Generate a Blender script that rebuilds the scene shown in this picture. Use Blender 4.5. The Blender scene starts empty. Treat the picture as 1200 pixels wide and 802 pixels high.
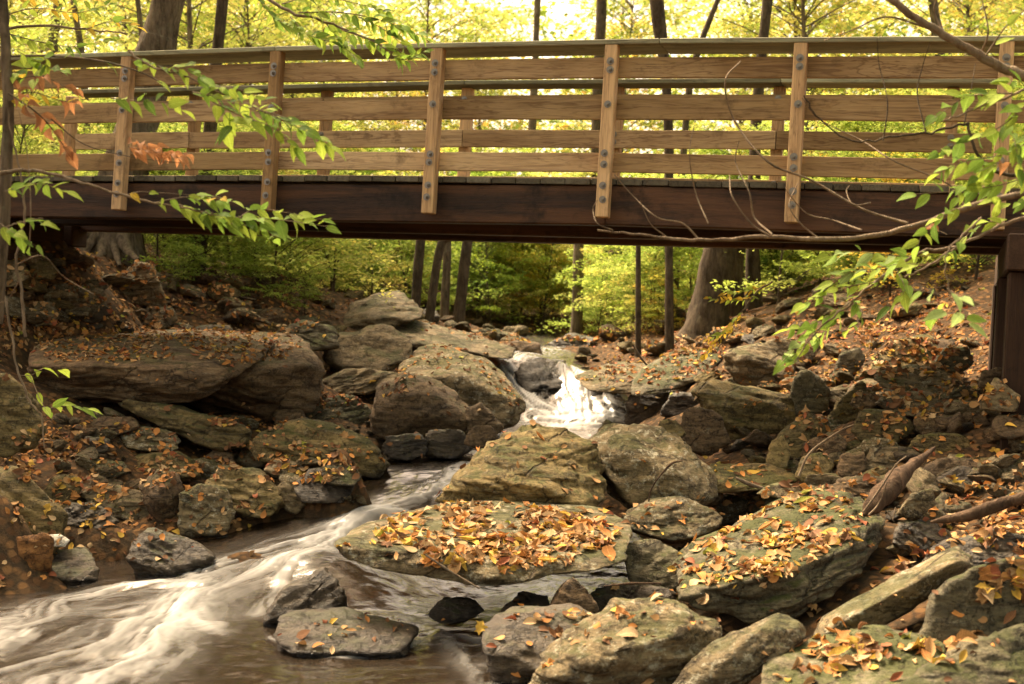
import bpy, bmesh, math, random, time
import numpy as np
from mathutils import Vector, Matrix, Euler
T0 = time.time()
random.seed(7); RNG = np.random.default_rng(11)
sc = bpy.context.scene
COL = sc.collection

# ------------------------------------------------------------------ camera
EYE = np.array([0.0, 0.0, 1.45]); F = 1600.0
PITCH, ROLL = -0.00224, 0.0232
cP, sP, cR, sR = math.cos(PITCH), math.sin(PITCH), math.cos(ROLL), math.sin(ROLL)
def unpitch(v):
    x, y, z = v
    return np.array([x, y*cP + z*sP, z*cP - y*sP])
def ray(px, py):
    a, b = px-600.0, py-401.0
    u, v = a*cR + b*sR, -a*sR + b*cR
    return unpitch((u/F, 1.0, -v/F))
def P(px, py, D): return EYE + D*ray(px, py)
cam = bpy.data.cameras.new('camera'); co = bpy.data.objects.new('camera', cam); COL.objects.link(co)
cam.sensor_width = 36; cam.lens = 48.0; cam.clip_end = 600; cam.clip_start = .05
r_, u_, b_ = unpitch((cR, 0, sR)), unpitch((-sR, 0, cR)), -unpitch((0, 1, 0))
m = Matrix.Identity(4)
for i in range(3): m[i][0], m[i][1], m[i][2], m[i][3] = r_[i], u_[i], b_[i], EYE[i]
co.matrix_world = m
cam.dof.use_dof = True; cam.dof.focus_distance = 8.4; cam.dof.aperture_fstop = 3.2
sc.camera = co
# ------------------------------------------------------------------ light
SUN_EL, SUN_AZ = math.radians(56), math.radians(318)     # azimuth clockwise from +Y
w = bpy.data.worlds.new('World'); sc.world = w; w.use_nodes = True
nt = w.node_tree; nt.nodes.clear()
sky = nt.nodes.new('ShaderNodeTexSky'); sky.sky_type = 'NISHITA'; sky.sun_disc = False
sky.sun_elevation = SUN_EL; sky.sun_rotation = SUN_AZ; sky.air_density = 1.0; sky.dust_density = 6.0; sky.ozone_density = .3
tint = nt.nodes.new('ShaderNodeMix'); tint.data_type = 'RGBA'; tint.blend_type = 'MULTIPLY'; tint.inputs[0].default_value = 1
tint.inputs[7].default_value = (1.28, 1.0, .68, 1)
bg = nt.nodes.new('ShaderNodeBackground'); bg.inputs[1].default_value = .15
wo = nt.nodes.new('ShaderNodeOutputWorld')
nt.links.new(sky.outputs[0], tint.inputs[6]); nt.links.new(tint.outputs[2], bg.inputs[0]); nt.links.new(bg.outputs[0], wo.inputs[0])
sl = bpy.data.lights.new('sun', 'SUN'); sl.energy = 3.0; sl.angle = math.radians(17); sl.color = (1, .88, .66)
so = bpy.data.objects.new('sun', sl); COL.objects.link(so)
sd = Vector((math.sin(SUN_AZ)*math.cos(SUN_EL), math.cos(SUN_AZ)*math.cos(SUN_EL), math.sin(SUN_EL)))
so.rotation_euler = (-sd).to_track_quat('-Z', 'Y').to_euler(); so.location = (0, -5, 20)
sc.view_settings.view_transform = 'Standard'; sc.view_settings.look = 'None'; sc.view_settings.gamma = 1
sc.view_settings.exposure = 2.0
sc.cycles.max_bounces = 6; sc.cycles.diffuse_bounces = 3; sc.cycles.glossy_bounces = 2
sc.cycles.transparent_max_bounces = 12; sc.cycles.transmission_bounces = 4
sc.cycles.use_denoising = True; sc.cycles.caustics_reflective = False; sc.cycles.caustics_refractive = False

# ------------------------------------------------------------------ numpy noise
def hsh(i, j, k, s):
    n = (i*374761393 + j*668265263 + k*2147483647*31 + s*974634777) & 0xffffffff
    n = ((n ^ (n >> 13))*1274126177) & 0xffffffff
    n = (n ^ (n >> 16)) & 0xffffffff
    return n/4294967295.0*2-1
def vnoise(p, s=0):
    p = np.asarray(p, float); i = np.floor(p).astype(np.int64); f = p-i; f = f*f*f*(f*(f*6-15)+10)
    r = 0
    for a in (0, 1):
        for b in (0, 1):
            for c in (0, 1):
                wt = (f[..., 0] if a else 1-f[..., 0])*(f[..., 1] if b else 1-f[..., 1])*(f[..., 2] if c else 1-f[..., 2])
                r = r + wt*hsh(i[..., 0]+a, i[..., 1]+b, i[..., 2]+c, s)
    return r
def fbm(p, o=4, s=0, g=.5):
    r = 0; a = 1.0; p = np.asarray(p, float)
    for k in range(o): r = r + a*vnoise(p*2.0**k + 17.3*k, s+k); a *= g
    return r
def noise2(x, y, fq, s=0, o=3): return fbm(np.stack([x*fq, y*fq, np.zeros_like(x)], -1), o, s)

# ------------------------------------------------------------------ materials
def mat(name, build):
    m = bpy.data.materials.new(name); m.use_nodes = True; t = m.node_tree; t.nodes.clear()
    out = t.nodes.new('ShaderNodeOutputMaterial'); build(t, out); return m
class N:
    def __init__(s, t): s.t = t
    def n(s, ty, **k):
        o = s.t.nodes.new(ty)
        for a, b in k.items(): setattr(o, a, b)
        return o
    def l(s, a, b): s.t.links.new(a, b)
    def noise(s, vec, scale, detail=4, rough=.6, dist=0):
        o = s.n('ShaderNodeTexNoise'); o.inputs['Scale'].default_value = scale; o.inputs['Detail'].default_value = detail
        o.inputs['Roughness'].default_value = rough; o.inputs['Distortion'].default_value = dist
        if vec: s.l(vec, o.inputs['Vector'])
        return o.outputs['Fac']
    def ramp(s, fac, stops, mode='LINEAR'):
        o = s.n('ShaderNodeValToRGB'); e = o.color_ramp; e.interpolation = mode
        while len(e.elements) > 1: e.elements.remove(e.elements[-1])
        for i, (p, c) in enumerate(stops):
            x = e.elements[0] if i == 0 else e.elements.new(p)
            x.position = p; x.color = (c, c, c, 1) if not isinstance(c, tuple) else (*c, 1)
        s.l(fac, o.inputs[0]); return o.outputs[0]
    def mix(s, fac, a, b, bt='MIX'):
        o = s.n('ShaderNodeMix', data_type='RGBA', blend_type=bt)
        for v, k in ((fac, 0), (a, 6), (b, 7)):
            if isinstance(v, (int, float)): o.inputs[k].default_value = v if k == 0 else (v, v, v, 1)
            elif isinstance(v, tuple): o.inputs[k].default_value = (*v, 1)
            else: s.l(v, o.inputs[k])
        return o.outputs[2]
    def math(s, op, a, b=0.0):
        o = s.n('ShaderNodeMath', operation=op)
        for v, k in ((a, 0), (b, 1)):
            if isinstance(v, (int, float)): o.inputs[k].default_value = v
            else: s.l(v, o.inputs[k])
        return o.outputs[0]
    def coords(s, scale=(1, 1, 1), rot=(0, 0, 0)):
        tc = s.n('ShaderNodeTexCoord'); oi = s.n('ShaderNodeObjectInfo'); ad = s.n('ShaderNodeVectorMath', operation='ADD')
        mu = s.n('ShaderNodeMath', operation='MULTIPLY'); s.l(oi.outputs['Random'], mu.inputs[0]); mu.inputs[1].default_value = 37
        s.l(tc.outputs['Object'], ad.inputs[0]); s.l(mu.outputs[0], ad.inputs[1])
        mp = s.n('ShaderNodeMapping'); s.l(ad.outputs[0], mp.inputs[0]); mp.inputs['Scale'].default_value = scale; mp.inputs['Rotation'].default_value = rot
        return ad.outputs[0], mp.outputs[0], oi.outputs['Random']
    def bsdf(s, out, col, rough=.9, spec=.3, bump=None, strength=.3, dist=.02):
        p = s.n('ShaderNodeBsdfPrincipled')
        if isinstance(col, tuple): p.inputs['Base Color'].default_value = (*col, 1)
        else: s.l(col, p.inputs['Base Color'])
        if isinstance(rough, (int, float)): p.inputs['Roughness'].default_value = rough
        else: s.l(rough, p.inputs['Roughness'])
        p.inputs['Specular IOR Level'].default_value = spec
        if bump is not None:
            b = s.n('ShaderNodeBump'); b.inputs['Strength'].default_value = strength; b.inputs['Distance'].default_value = dist
            s.l(bump, b.inputs['Height']); s.l(b.outputs[0], p.inputs['Normal'])
        if out is not None: s.l(p.outputs[0], out.inputs[0])
        return p

def rock_mat(name, c0, c1, c2, moss=.3, lich=.3, rough=.85, spec=.3, rot=(.5, .3, .2)):
    def b(t, out):
        s = N(t); v, vb, rnd = s.coords((1.6, 1.6, 9), rot)
        n1 = s.noise(v, 3.0, 6, .65); n2 = s.noise(vb, 2.2, 6, .7, .6); n3 = s.noise(v, 38, 5, .75); n4 = s.noise(v, 11, 5, .7)
        c = s.mix(s.ramp(n1, [(.35, 0.), (.65, 1.)]), c0, c1)
        c = s.mix(s.ramp(n2, [(.42, 0.), (.62, .8)]), c, c2)
        c = s.mix(s.ramp(n3, [(.3, .42), (.5, 1.), (.72, 1.45)]), 0.0, c, 'MULTIPLY') if False else s.mix(1.0, c, s.ramp(n3, [(.32, .35), (.5, .9), (.7, 1.0)]), 'MULTIPLY')
        # lichen spots
        n5 = s.noise(v, 17, 6, .8)
        c = s.mix(s.ramp(n5, [(.60-.08*lich, 0.), (.64-.05*lich, lich)]), c, (.36, .34, .25))
        # moss on the upward faces
        g = s.n('ShaderNodeNewGeometry'); sp = s.n('ShaderNodeSeparateXYZ'); s.l(g.outputs['Normal'], sp.inputs[0])
        mz = s.math('ADD', s.math('MULTIPLY', sp.outputs[2], .30), s.math('MULTIPLY', s.noise(v, 4.2, 6, .7), .9))
        mz = s.ramp(mz, [(.73-.14*moss, 0.), (.80-.10*moss, min(1., .5+moss*.5))])
        mc = s.mix(n4, (.012, .018, .003), (.07, .08, .012))
        c = s.mix(mz, c, mc)
        hv = s.n('ShaderNodeHueSaturation'); s.l(c, hv.inputs['Color'])
        s.l(s.math('ADD', s.math('MULTIPLY', rnd, .5), .75), hv.inputs['Value'])
        vo = s.n('ShaderNodeTexVoronoi', feature='DISTANCE_TO_EDGE'); wv = s.n('ShaderNodeVectorMath', operation='ADD'); mpv = s.n('ShaderNodeMapping'); mpv.inputs['Scale'].default_value = (1.5, 1.5, 4.5); mpv.inputs['Rotation'].default_value = rot
        s.l(v, wv.inputs[0]); s.l(s.mix(1.0, n4, (.35, .35, .35), 'MULTIPLY'), wv.inputs[1]); s.l(wv.outputs[0], mpv.inputs[0]); s.l(mpv.outputs[0], vo.inputs['Vector']); vo.inputs['Scale'].default_value = 2.0
        crk = s.ramp(vo.outputs['Distance'], [(0., 0.), (.035, 1.)])
        c = s.mix(1.0, c, s.mix(crk, (.35, .32, .3), (1., 1., 1.)), 'MULTIPLY'); s.l(c, hv.inputs['Color'])
        n2 = s.math('ADD', n2, s.math('MULTIPLY', crk, .55))
        h = s.math('ADD', s.math('MULTIPLY', n2, 1.0), s.math('ADD', s.math('MULTIPLY', n4, .7), s.math('MULTIPLY', n3, .35)))
        wt = s.n('ShaderNodeAttribute', attribute_name='wet').outputs['Fac']
        cc = s.mix(wt, hv.outputs[0], s.mix(1.0, hv.outputs[0], (.34, .31, .28), 'MULTIPLY'))
        s.bsdf(out, cc, s.math('SUBTRACT', rough, s.math('MULTIPLY', wt, .5)), spec, h, .75, .045)
    return mat(name, b)
M = {}
M['g'] = rock_mat('rock_grey', (.185, .135, .072), (.27, .205, .115), (.07, .055, .03), .26, .45)
M['l'] = rock_mat('rock_lichen', (.19, .14, .068), (.28, .215, .12), (.058, .046, .024), .34, .8)
M['o'] = rock_mat('rock_olive', (.175, .125, .048), (.25, .185, .075), (.058, .044, .018), .38, .25, rot=(.2, .7, .1))
M['b'] = rock_mat('rock_brown', (.145, .09, .046), (.21, .14, .075), (.052, .033, .018), .08, .2, rot=(.1, .2, .8))
M['m'] = rock_mat('rock_mossy', (.13, .11, .06), (.19, .16, .10), (.055, .046, .028), .62, .35)
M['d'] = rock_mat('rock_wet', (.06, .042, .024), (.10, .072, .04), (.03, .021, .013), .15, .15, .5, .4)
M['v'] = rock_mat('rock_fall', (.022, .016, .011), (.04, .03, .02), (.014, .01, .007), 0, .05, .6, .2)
M['w'] = rock_mat('rock_white', (.75, .70, .6), (.8, .76, .66), (.6, .55, .45), 0, 0)
M['r'] = rock_mat('rock_orange', (.26, .11, .03), (.33, .16, .05), (.14, .06, .02), 0, 0)

def b_soil(t, out):
    s = N(t); tc = s.n('ShaderNodeTexCoord').outputs['Object']
    n1 = s.noise(tc, 1.3, 5); n2 = s.noise(tc, 16, 6, .75); n3 = s.noise(tc, 60, 4, .8)
    c = s.mix(s.ramp(n1, [(.35, 0.), (.65, 1.)]), (.038, .027, .016), (.07, .048, .028))
    c = s.mix(s.ramp(n2, [(.45, 0.), (.62, .8)]), c, (.12, .07, .032))
    c = s.mix(s.ramp(n3, [(.5, 0.), (.7, .6)]), c, (.02, .014, .008))
    vo = s.n('ShaderNodeTexVoronoi'); vo.inputs['Scale'].default_value = 17; s.l(tc, vo.inputs['Vector']); vo.inputs['Randomness'].default_value = 1
    sp = s.n('ShaderNodeSeparateColor'); s.l(vo.outputs['Color'], sp.inputs[0])
    lc = s.ramp(sp.outputs[0], [(0., (.05, .028, .014)), (.35, (.11, .055, .024)), (.6, (.19, .10, .04)), (.8, (.28, .15, .06)), (1., (.10, .06, .03))])
    msk = s.math('MULTIPLY', s.ramp(n1, [(.3, .45), (.55, .95)]), s.ramp(vo.outputs['Distance'], [(.35, 1.), (.6, .0)]))
    c = s.mix(msk, c, lc)
    hh = s.math('ADD', s.math('MULTIPLY', sp.outputs[1], 1.2), s.math('ADD', n2, n3))
    s.bsdf(out, c, .95, .15, hh, .8, .03)
M['soil'] = mat('forest_soil', b_soil)

def wood_mat(name, c0, c1, c2, grain=1.0, rough=.8, stain=0):
    def b(t, out):
        s = N(t); v, vb, rnd = s.coords((.55, 7, 7)); tc = v
        fine = s.n('ShaderNodeMapping'); s.l(v, fine.inputs[0]); fine.inputs['Scale'].default_value = (2.2, 60, 60)
        n1 = s.noise(vb, 1.6, 4, .6, 1.2); n2 = s.noise(fine.outputs[0], 1.0, 4, .7); n3 = s.noise(tc, 1.1, 4, .6)
        # cathedral rings
        rg = s.math('SINE', s.math('MULTIPLY', n1, 46.0))
        rings = s.ramp(s.math('ADD', s.math('MULTIPLY', rg, .5), .5), [(.0, .0), (.7, .15), (1., 1.)])
        c = s.mix(s.ramp(n3, [(.36, 0.), (.64, 1.)]), c0, c1)
        c = s.mix(s.math('MULTIPLY', rings, .65*grain), c, c2)
        c = s.mix(s.math('MULTIPLY', s.ramp(n2, [(.4, 0.), (.7, 1.)]), .55), c, c2)
        wz = s.noise(vb, .7, 5, .7, .8)
        c = s.mix(s.ramp(wz, [(.45, 0.), (.62, .55)]), c, (c0[0]*1.75, c0[1]*1.95, c0[2]*2.1))
        c = s.mix(s.ramp(s.noise(v, 3.5, 6, .75), [(.56, 0.), (.7, .6)]), c, (c2[0]*.5, c2[1]*.55, c2[2]*.6))
        if stain > .01:
            n6 = s.noise(vb, 1.0, 6, .7, .4)
            c = s.mix(s.ramp(n6, [(.42, 0.), (.6, stain)]), c, (.12, .056, .027))
            c = s.mix(s.ramp(s.noise(tc, 2.6, 6, .7), [(.55, 0.), (.68, .8)]), c, (.008, .006, .005))
        hv = s.n('ShaderNodeHueSaturation'); s.l(c, hv.inputs['Color']); s.l(s.math('ADD', s.math('MULTIPLY', rnd, .6), .68), hv.inputs['Value']); s.l(s.math('SUBTRACT', 1.02, s.math('MULTIPLY', rnd, .12)), hv.inputs['Saturation'])
        s.bsdf(out, hv.outputs[0], rough, .25, s.math('ADD', s.math('MULTIPLY', n2, .6), s.math('MULTIPLY', rings, .5)), .3, .006)
    return mat(name, b)
M['rail'] = wood_mat('rail_wood', (.31, .19, .085), (.50, .345, .18), (.14, .075, .034), stain=.001)
M['post'] = wood_mat('post_wood', (.38, .225, .10), (.52, .34, .17), (.20, .11, .05))
M['cap'] = wood_mat('cap_wood', (.20, .185, .11), (.26, .24, .15), (.10, .09, .055))
M['deck'] = wood_mat('deck_wood', (.09, .075, .05), (.14, .12, .085), (.04, .033, .024))
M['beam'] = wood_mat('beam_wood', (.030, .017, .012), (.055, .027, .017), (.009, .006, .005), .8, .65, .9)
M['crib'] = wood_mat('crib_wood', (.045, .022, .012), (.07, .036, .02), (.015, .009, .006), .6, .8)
M['metal'] = mat('bolt_metal', lambda t, o: (lambda s: setattr(s.bsdf(o, (.24, .22, .20), .45, .5).inputs['Metallic'], 'default_value', .9))(N(t)))

def bark_mat(name, c0, c1, lich=.3):
    def b(t, out):
        s = N(t); v, vb, rnd = s.coords((1, 1, .25))
        n1 = s.noise(vb, 22, 6, .7, .5); n2 = s.noise(v, 5, 5, .6); n3 = s.noise(v, 12, 5, .7)
        c = s.mix(s.ramp(n1, [(.35, 0.), (.65, 1.)]), c0, c1)
        c = s.mix(s.ramp(n3, [(.56, 0.), (.62, lich)]), c, (.20, .20, .13))
        c = s.mix(1.0, c, s.ramp(n2, [(.3, .55), (.6, 1.)]), 'MULTIPLY')
        s.bsdf(out, c, .95, .15, n1, .9, .03)
    return mat(name, b)
M['bark'] = bark_mat('bark', (.07, .052, .034), (.22, .17, .115))
M['barkd'] = bark_mat('bark_dark', (.042, .03, .02), (.12, .09, .06), .15)
M['twig'] = bark_mat('twig_bark', (.16, .11, .07), (.34, .26, .18), .2)
M['dead'] = bark_mat('dead_wood', (.04, .025, .016), (.15, .095, .06), .05)

def b_leaf(t, out, col=None, trans=.45):
    s = N(t)
    if col is None:
        a = s.n('ShaderNodeAttribute', attribute_name='col'); c = a.outputs['Color']
    else:
        v, vb, rnd = s.coords(); n = s.noise(v, 25, 3, .6)
        hv = s.n('ShaderNodeHueSaturation'); s.l(s.mix(s.ramp(n, [(.35, 0.), (.7, 1.)]), col, tuple(x*.55 for x in col)), hv.inputs['Color'])
        s.l(s.math('ADD', s.math('MULTIPLY', rnd, .5), .75), hv.inputs['Value']); c = hv.outputs[0]
        ob = s.n('ShaderNodeTexCoord').outputs['Object']; sx = s.n('ShaderNodeSeparateXYZ'); s.l(ob, sx.inputs[0]); ay = s.math('ABSOLUTE', sx.outputs[1])
        sd_ = s.math('SINE', s.math('MULTIPLY', s.math('SUBTRACT', sx.outputs[0], s.math('MULTIPLY', ay, .9)), 75.0))
        vn = s.math('MAXIMUM', s.math('LESS_THAN', ay, .014), s.math('MULTIPLY', s.math('GREATER_THAN', sd_, .86), .5))
        c = s.mix(s.math('MULTIPLY', vn, .45), c, tuple(min(1., x*1.6+.05) for x in col))
        c = s.mix(s.ramp(s.noise(v, 9, 5, .75), [(.60, 0.), (.68, .75)]), c, (.13, .06, .02))
    p = s.bsdf(None, c, .75, .18); tr = s.n('ShaderNodeBsdfTranslucent'); tv = s.n('ShaderNodeHueSaturation'); tv.inputs['Value'].default_value = 1.12; s.l(c, tv.inputs['Color']); s.l(tv.outputs[0], tr.inputs[0])
    mx = s.n('ShaderNodeMixShader'); mx.inputs[0].default_value = trans
    s.l(p.outputs[0], mx.inputs[1]); s.l(tr.outputs[0], mx.inputs[2]); s.l(mx.outputs[0], out.inputs[0])
M['foliage'] = mat('foliage', lambda t, o: b_leaf(t, o, None, .5))
M['litter'] = mat('leaf_litter', lambda t, o: b_leaf(t, o, None, .12))
LEAFC = {'orange': (.46, .20, .055), 'tan': (.42, .24, .10), 'yellow': (.54, .34, .06), 'brown': (.17, .08, .035),
         'pale': (.56, .38, .20), 'rusty red': (.28, .09, .04), 'yellow-green': (.32, .32, .05)}
for k, c in LEAFC.items(): M['fall_'+k] = mat('fallen_leaf_'+k.replace(' ', '_').replace('-', '_'), lambda t, o, c=c: b_leaf(t, o, c, .12))
GREENC = {'green': (.21, .33, .045), 'lime': (.32, .42, .055), 'deep': (.13, .22, .035), 'gold': (.60, .42, .05), 'rust': (.40, .19, .08), 'pale': (.32, .43, .14)}
for k, c in GREENC.items(): M['live_'+k] = mat('leaf_'+k, lambda t, o, c=c: b_leaf(t, o, c, .45))

def b_water(t, out):
    s = N(t); tc = s.n('ShaderNodeTexCoord').outputs['Object']
    fo = s.n('ShaderNodeAttribute', attribute_name='foam').outputs['Fac']
    mp = s.n('ShaderNodeMapping'); s.l(tc, mp.inputs[0]); mp.inputs['Scale'].default_value = (1, 1, .6)
    n = s.noise(mp.outputs[0], 9, 4, .55, .8)
    bp = s.n('ShaderNodeBump'); bp.inputs['Strength'].default_value = .35; bp.inputs['Distance'].default_value = .02; s.l(n, bp.inputs['Height'])
    gl = s.n('ShaderNodeBsdfGlossy'); gl.inputs['Roughness'].default_value = .16; gl.inputs[0].default_value = (1, 1, 1, 1); s.l(bp.outputs[0], gl.inputs['Normal'])
    tr = s.n('ShaderNodeBsdfTransparent'); tr.inputs[0].default_value = (.50, .33, .16, 1)
    df = s.n('ShaderNodeBsdfDiffuse'); df.inputs[0].default_value = (.032, .021, .011, 1)
    m1 = s.n('ShaderNodeMixShader'); m1.inputs[0].default_value = .55; s.l(tr.outputs[0], m1.inputs[1]); s.l(df.outputs[0], m1.inputs[2])
    fr = s.n('ShaderNodeFresnel'); fr.inputs[0].default_value = 1.33; s.l(bp.outputs[0], fr.inputs['Normal'])
    m2 = s.n('ShaderNodeMixShader'); s.l(fr.outputs[0], m2.inputs[0]); s.l(m1.outputs[0], m2.inputs[1]); s.l(gl.outputs[0], m2.inputs[2])
    fd = s.n('ShaderNodeBsdfPrincipled'); fd.inputs['Base Color'].default_value = (.47, .465, .45, 1); fd.inputs['Roughness'].default_value = .5
    m3 = s.n('ShaderNodeMixShader'); s.l(fo, m3.inputs[0]); s.l(m2.outputs[0], m3.inputs[1]); s.l(fd.outputs[0], m3.inputs[2])
    s.l(m3.outputs[0], out.inputs[0])
M['water'] = mat('water', b_water)

# ------------------------------------------------------------------ mesh helpers
def new_mesh(name, V, faces, mt=None, smooth=True, col=None, attr=None):
    me = bpy.data.meshes.new(name)
    V = np.asarray(V, np.float32)
    if isinstance(faces, np.ndarray):
        k = faces.shape[1]; nf = len(faces)
        me.vertices.add(len(V)); me.vertices.foreach_set('co', V.ravel())
        me.loops.add(nf*k); me.loops.foreach_set('vertex_index', faces.astype(np.int32).ravel())
        me.polygons.add(nf); me.polygons.foreach_set('loop_start', np.arange(0, nf*k, k, dtype=np.int32))
        me.polygons.foreach_set('loop_total', np.full(nf, k, np.int32))
        me.update(calc_edges=True)
    else:
        me.from_pydata([tuple(map(float, v)) for v in V], [], faces)
    if smooth: me.polygons.foreach_set('use_smooth', np.ones(len(me.polygons), bool))
    if col is not None:
        a = me.color_attributes.new('col', 'FLOAT_COLOR', 'POINT')
        c4 = np.ones((len(V), 4), np.float32); c4[:, :3] = col; a.data.foreach_set('color', c4.ravel())
    if attr is not None:
        for k, v in attr.items():
            a = me.attributes.new(k, 'FLOAT', 'POINT'); a.data.foreach_set('value', np.asarray(v, np.float32))
    if mt: me.materials.append(M[mt])
    return me
def link(name, me, parent=None, loc=None):
    o = bpy.data.objects.new(name, me); COL.objects.link(o)
    if parent: o.parent = parent
    if loc is not None: o.location = [float(x) for x in loc]
    return o
def tag(o, label=None, cat=None, group=None, kind=None):
    if label: o['label'] = label
    if cat: o['category'] = cat
    if group: o['group'] = group
    if kind: o['kind'] = kind
    return o
def empty(name, loc): return link(name, None, None, loc)

def box(w_, h_, d_, bev=.004):
    """box 0..w in x, centred y,z, bevelled long edges"""
    bm = bmesh.new(); bmesh.ops.create_cube(bm, size=1)
    for v in bm.verts: v.co = Vector(((v.co.x+.5)*w_, v.co.y*h_, v.co.z*d_))
    if bev: bmesh.ops.bevel(bm, geom=list(bm.edges), offset=bev, segments=1, affect='EDGES')
    return bm
MLOC = {}
def bar(name, a, b, wy, wz, mt, parent=None, bev=.004, up=(0, 0, 1)):
    """timber from a to b (parent space); section wy x wz"""
    a, b = Vector([float(x) for x in a]), Vector([float(x) for x in b]); d = b-a; L = d.length; x = d.normalized()
    y = Vector(up).cross(x).normalized(); z = x.cross(y)
    bm = box(L, wy, wz, bev); me = bpy.data.meshes.new(name); bm.to_mesh(me); bm.free(); me.materials.append(M[mt])
    o = link(name, me, parent)
    mm = Matrix.Identity(4)
    for i in range(3): mm[i][0], mm[i][1], mm[i][2], mm[i][3] = x[i], y[i], z[i], a[i]
    o.matrix_local = mm; MLOC[o.name] = mm
    return o
def tube_geo(pts, rad, seg=8, rough=0, seed=0):
    pts = np.asarray(pts, float); n = len(pts); rad = np.asarray(rad, float)
    tg = np.gradient(pts, axis=0); tg /= np.linalg.norm(tg, axis=1)[:, None]+1e-9
    ref = np.array([0, 1., 0]) if abs(tg[0][1]) < .8 else np.array([1., 0, 0])
    V = []
    for i in range(n):
        u = np.cross(tg[i], ref); u /= np.linalg.norm(u); v = np.cross(tg[i], u)
        a = np.linspace(0, 2*math.pi, seg, endpoint=False)
        V.append(pts[i] + rad[i]*(np.cos(a)[:, None]*u + np.sin(a)[:, None]*v))
    V = np.concatenate(V)
    if rough:
        c = np.repeat(pts, seg, 0); d = V-c; rr = np.repeat(rad, seg)[:, None]
        V = V + d*(rough*fbm(np.stack([V[:, 0]/.12, V[:, 1]/.12, V[:, 2]/.5], -1), 3, seed))[:, None]
    q = np.arange(n-1)[:, None]*seg; j = np.arange(seg)[None]; j2 = (j+1) % seg
    Fc = np.stack([q+j, q+j2, q+seg+j2, q+seg+j], -1).reshape(-1, 4)
    return V, Fc
def smooth_path(pts, n=8):
    pts = np.asarray(pts, float)
    if len(pts) < 3: return np.linspace(pts[0], pts[-1], max(n, 3))
    out = []
    Q = np.vstack([2*pts[0]-pts[1], pts, 2*pts[-1]-pts[-2]])
    for i in range(1, len(Q)-2):
        for t in np.linspace(0, 1, n, endpoint=False):
            a, b, c, d = Q[i-1:i+3]
            out.append(.5*((2*b)+(c-a)*t+(2*a-5*b+4*c-d)*t*t+(3*b-a-3*c+d)*t**3))
    out.append(pts[-1]); return np.array(out)
def merge(geos):
    V = []; Fs = []; o = 0
    for v, f in geos: V.append(v); Fs.append(f+o); o += len(v)
    return np.concatenate(V), np.concatenate(Fs)

# ------------------------------------------------------------------ terrain and water surfaces (radial basis through surveyed points)
def rbf(xy, z, eps=.35, lam=1e-3):
    xy = np.asarray(xy, float); z = np.asarray(z, float)
    d = np.sqrt(((xy[:, None]-xy[None])**2).sum(-1)+eps*eps); n = len(xy)
    A = np.zeros((n+3, n+3)); A[:n, :n] = d+lam*np.eye(n); A[:n, n] = 1; A[:n, n+1:] = xy; A[n, :n] = 1; A[n+1:, :n] = xy.T
    s = np.linalg.lstsq(A, np.r_[z, 0, 0, 0], rcond=None)[0]
    def f(x, y):
        x = np.asarray(x, float); y = np.asarray(y, float); r = s[n]+s[n+1]*x+s[n+2]*y
        for i in range(n): r = r+s[i]*np.sqrt((x-xy[i, 0])**2+(y-xy[i, 1])**2+eps*eps)
        return r
    return f
def onz(px, py, z):
    d = ray(px, py); t = (z-EYE[2])/d[2]; return EYE+t*d
WZ = [(0, 800, 0), (300, 800, 0), (600, 800, 0), (650, 720, .03), (450, 760, 0), (100, 700, .02), (0, 700, .02), (230, 700, .06), (300, 712, .05),
      (340, 690, .1), (200, 645, .1), (60, 670, .04), (380, 655, .22), (430, 605, .31), (300, 650, .14), (360, 612, .26), (440, 585, .36), (500, 575, .42),
      (540, 552, .5), (600, 522, .57), (620, 497, .62), (720, 500, .62), (760, 495, .62), (680, 520, .6), (480, 640, .15), (760, 680, .04), (620, 690, .03), (520, 700, .02)]
WD = [(580, 421, 15.7), (630, 424, 15.5), (700, 440, 15.1), (650, 450, 15.2), (610, 455, 15.1), (690, 470, 14.8), (640, 411, 18), (690, 405, 21), (720, 400, 25), (660, 480, 14.8), (735, 465, 14.9)]
wp = [onz(*t) for t in WZ]+[P(*t) for t in WD]
wp += [np.array([-3.5, 5.5, 0]), np.array([-3.5, 7.5, .02]), np.array([-1, 4.5, -.02]), np.array([1.2, 5.2, 0.]), np.array([-4.5, 6.5, 0])]
wp = np.array(wp)
water_z = rbf(wp[:, :2], wp[:, 2], .2)
GD = [(1190, 800, 4.6), (1000, 800, 4.8), (900, 745, 6.2), (780, 790, 5.6), (1100, 725, 5.4), (1190, 700, 5.5), (1190, 640, 6.4), (1100, 605, 7.3), (1000, 640, 6.9), (900, 620, 7.6),
      (1100, 500, 9.3), (1190, 520, 8.6), (1175, 445, 9.8), (1000, 540, 8.7), (900, 530, 9.6), (860, 490, 11.2), (900, 462, 11.7), (1000, 405, 13), (1090, 375, 13), (950, 352, 16.5), (830, 440, 13.4),
      (780, 445, 14.7), (800, 500, 12), (850, 400, 16), (760, 400, 19), (740, 380, 21), (850, 352, 20), (1000, 322, 20), (1150, 300, 18), (1100, 440, 10.6),
      (-60, 690, 7.9), (100, 645, 8.5), (30, 600, 8.9), (100, 560, 9.5), (60, 505, 10), (250, 585, 9.6), (350, 575, 9.8), (400, 530, 11), (420, 490, 12), (200, 490, 11), (20, 445, 10.6),
      (480, 525, 11.5), (560, 505, 13), (60, 405, 12), (20, 340, 12), (60, 305, 12.4), (200, 382, 13.3), (130, 305, 14.5), (230, 335, 14.5), (330, 352, 15), (420, 400, 15), (500, 372, 18), (560, 388, 20),
      (560, 425, 15.5), (620, 380, 26), (560, 355, 28), (300, 322, 20), (100, 272, 20)]
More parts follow.
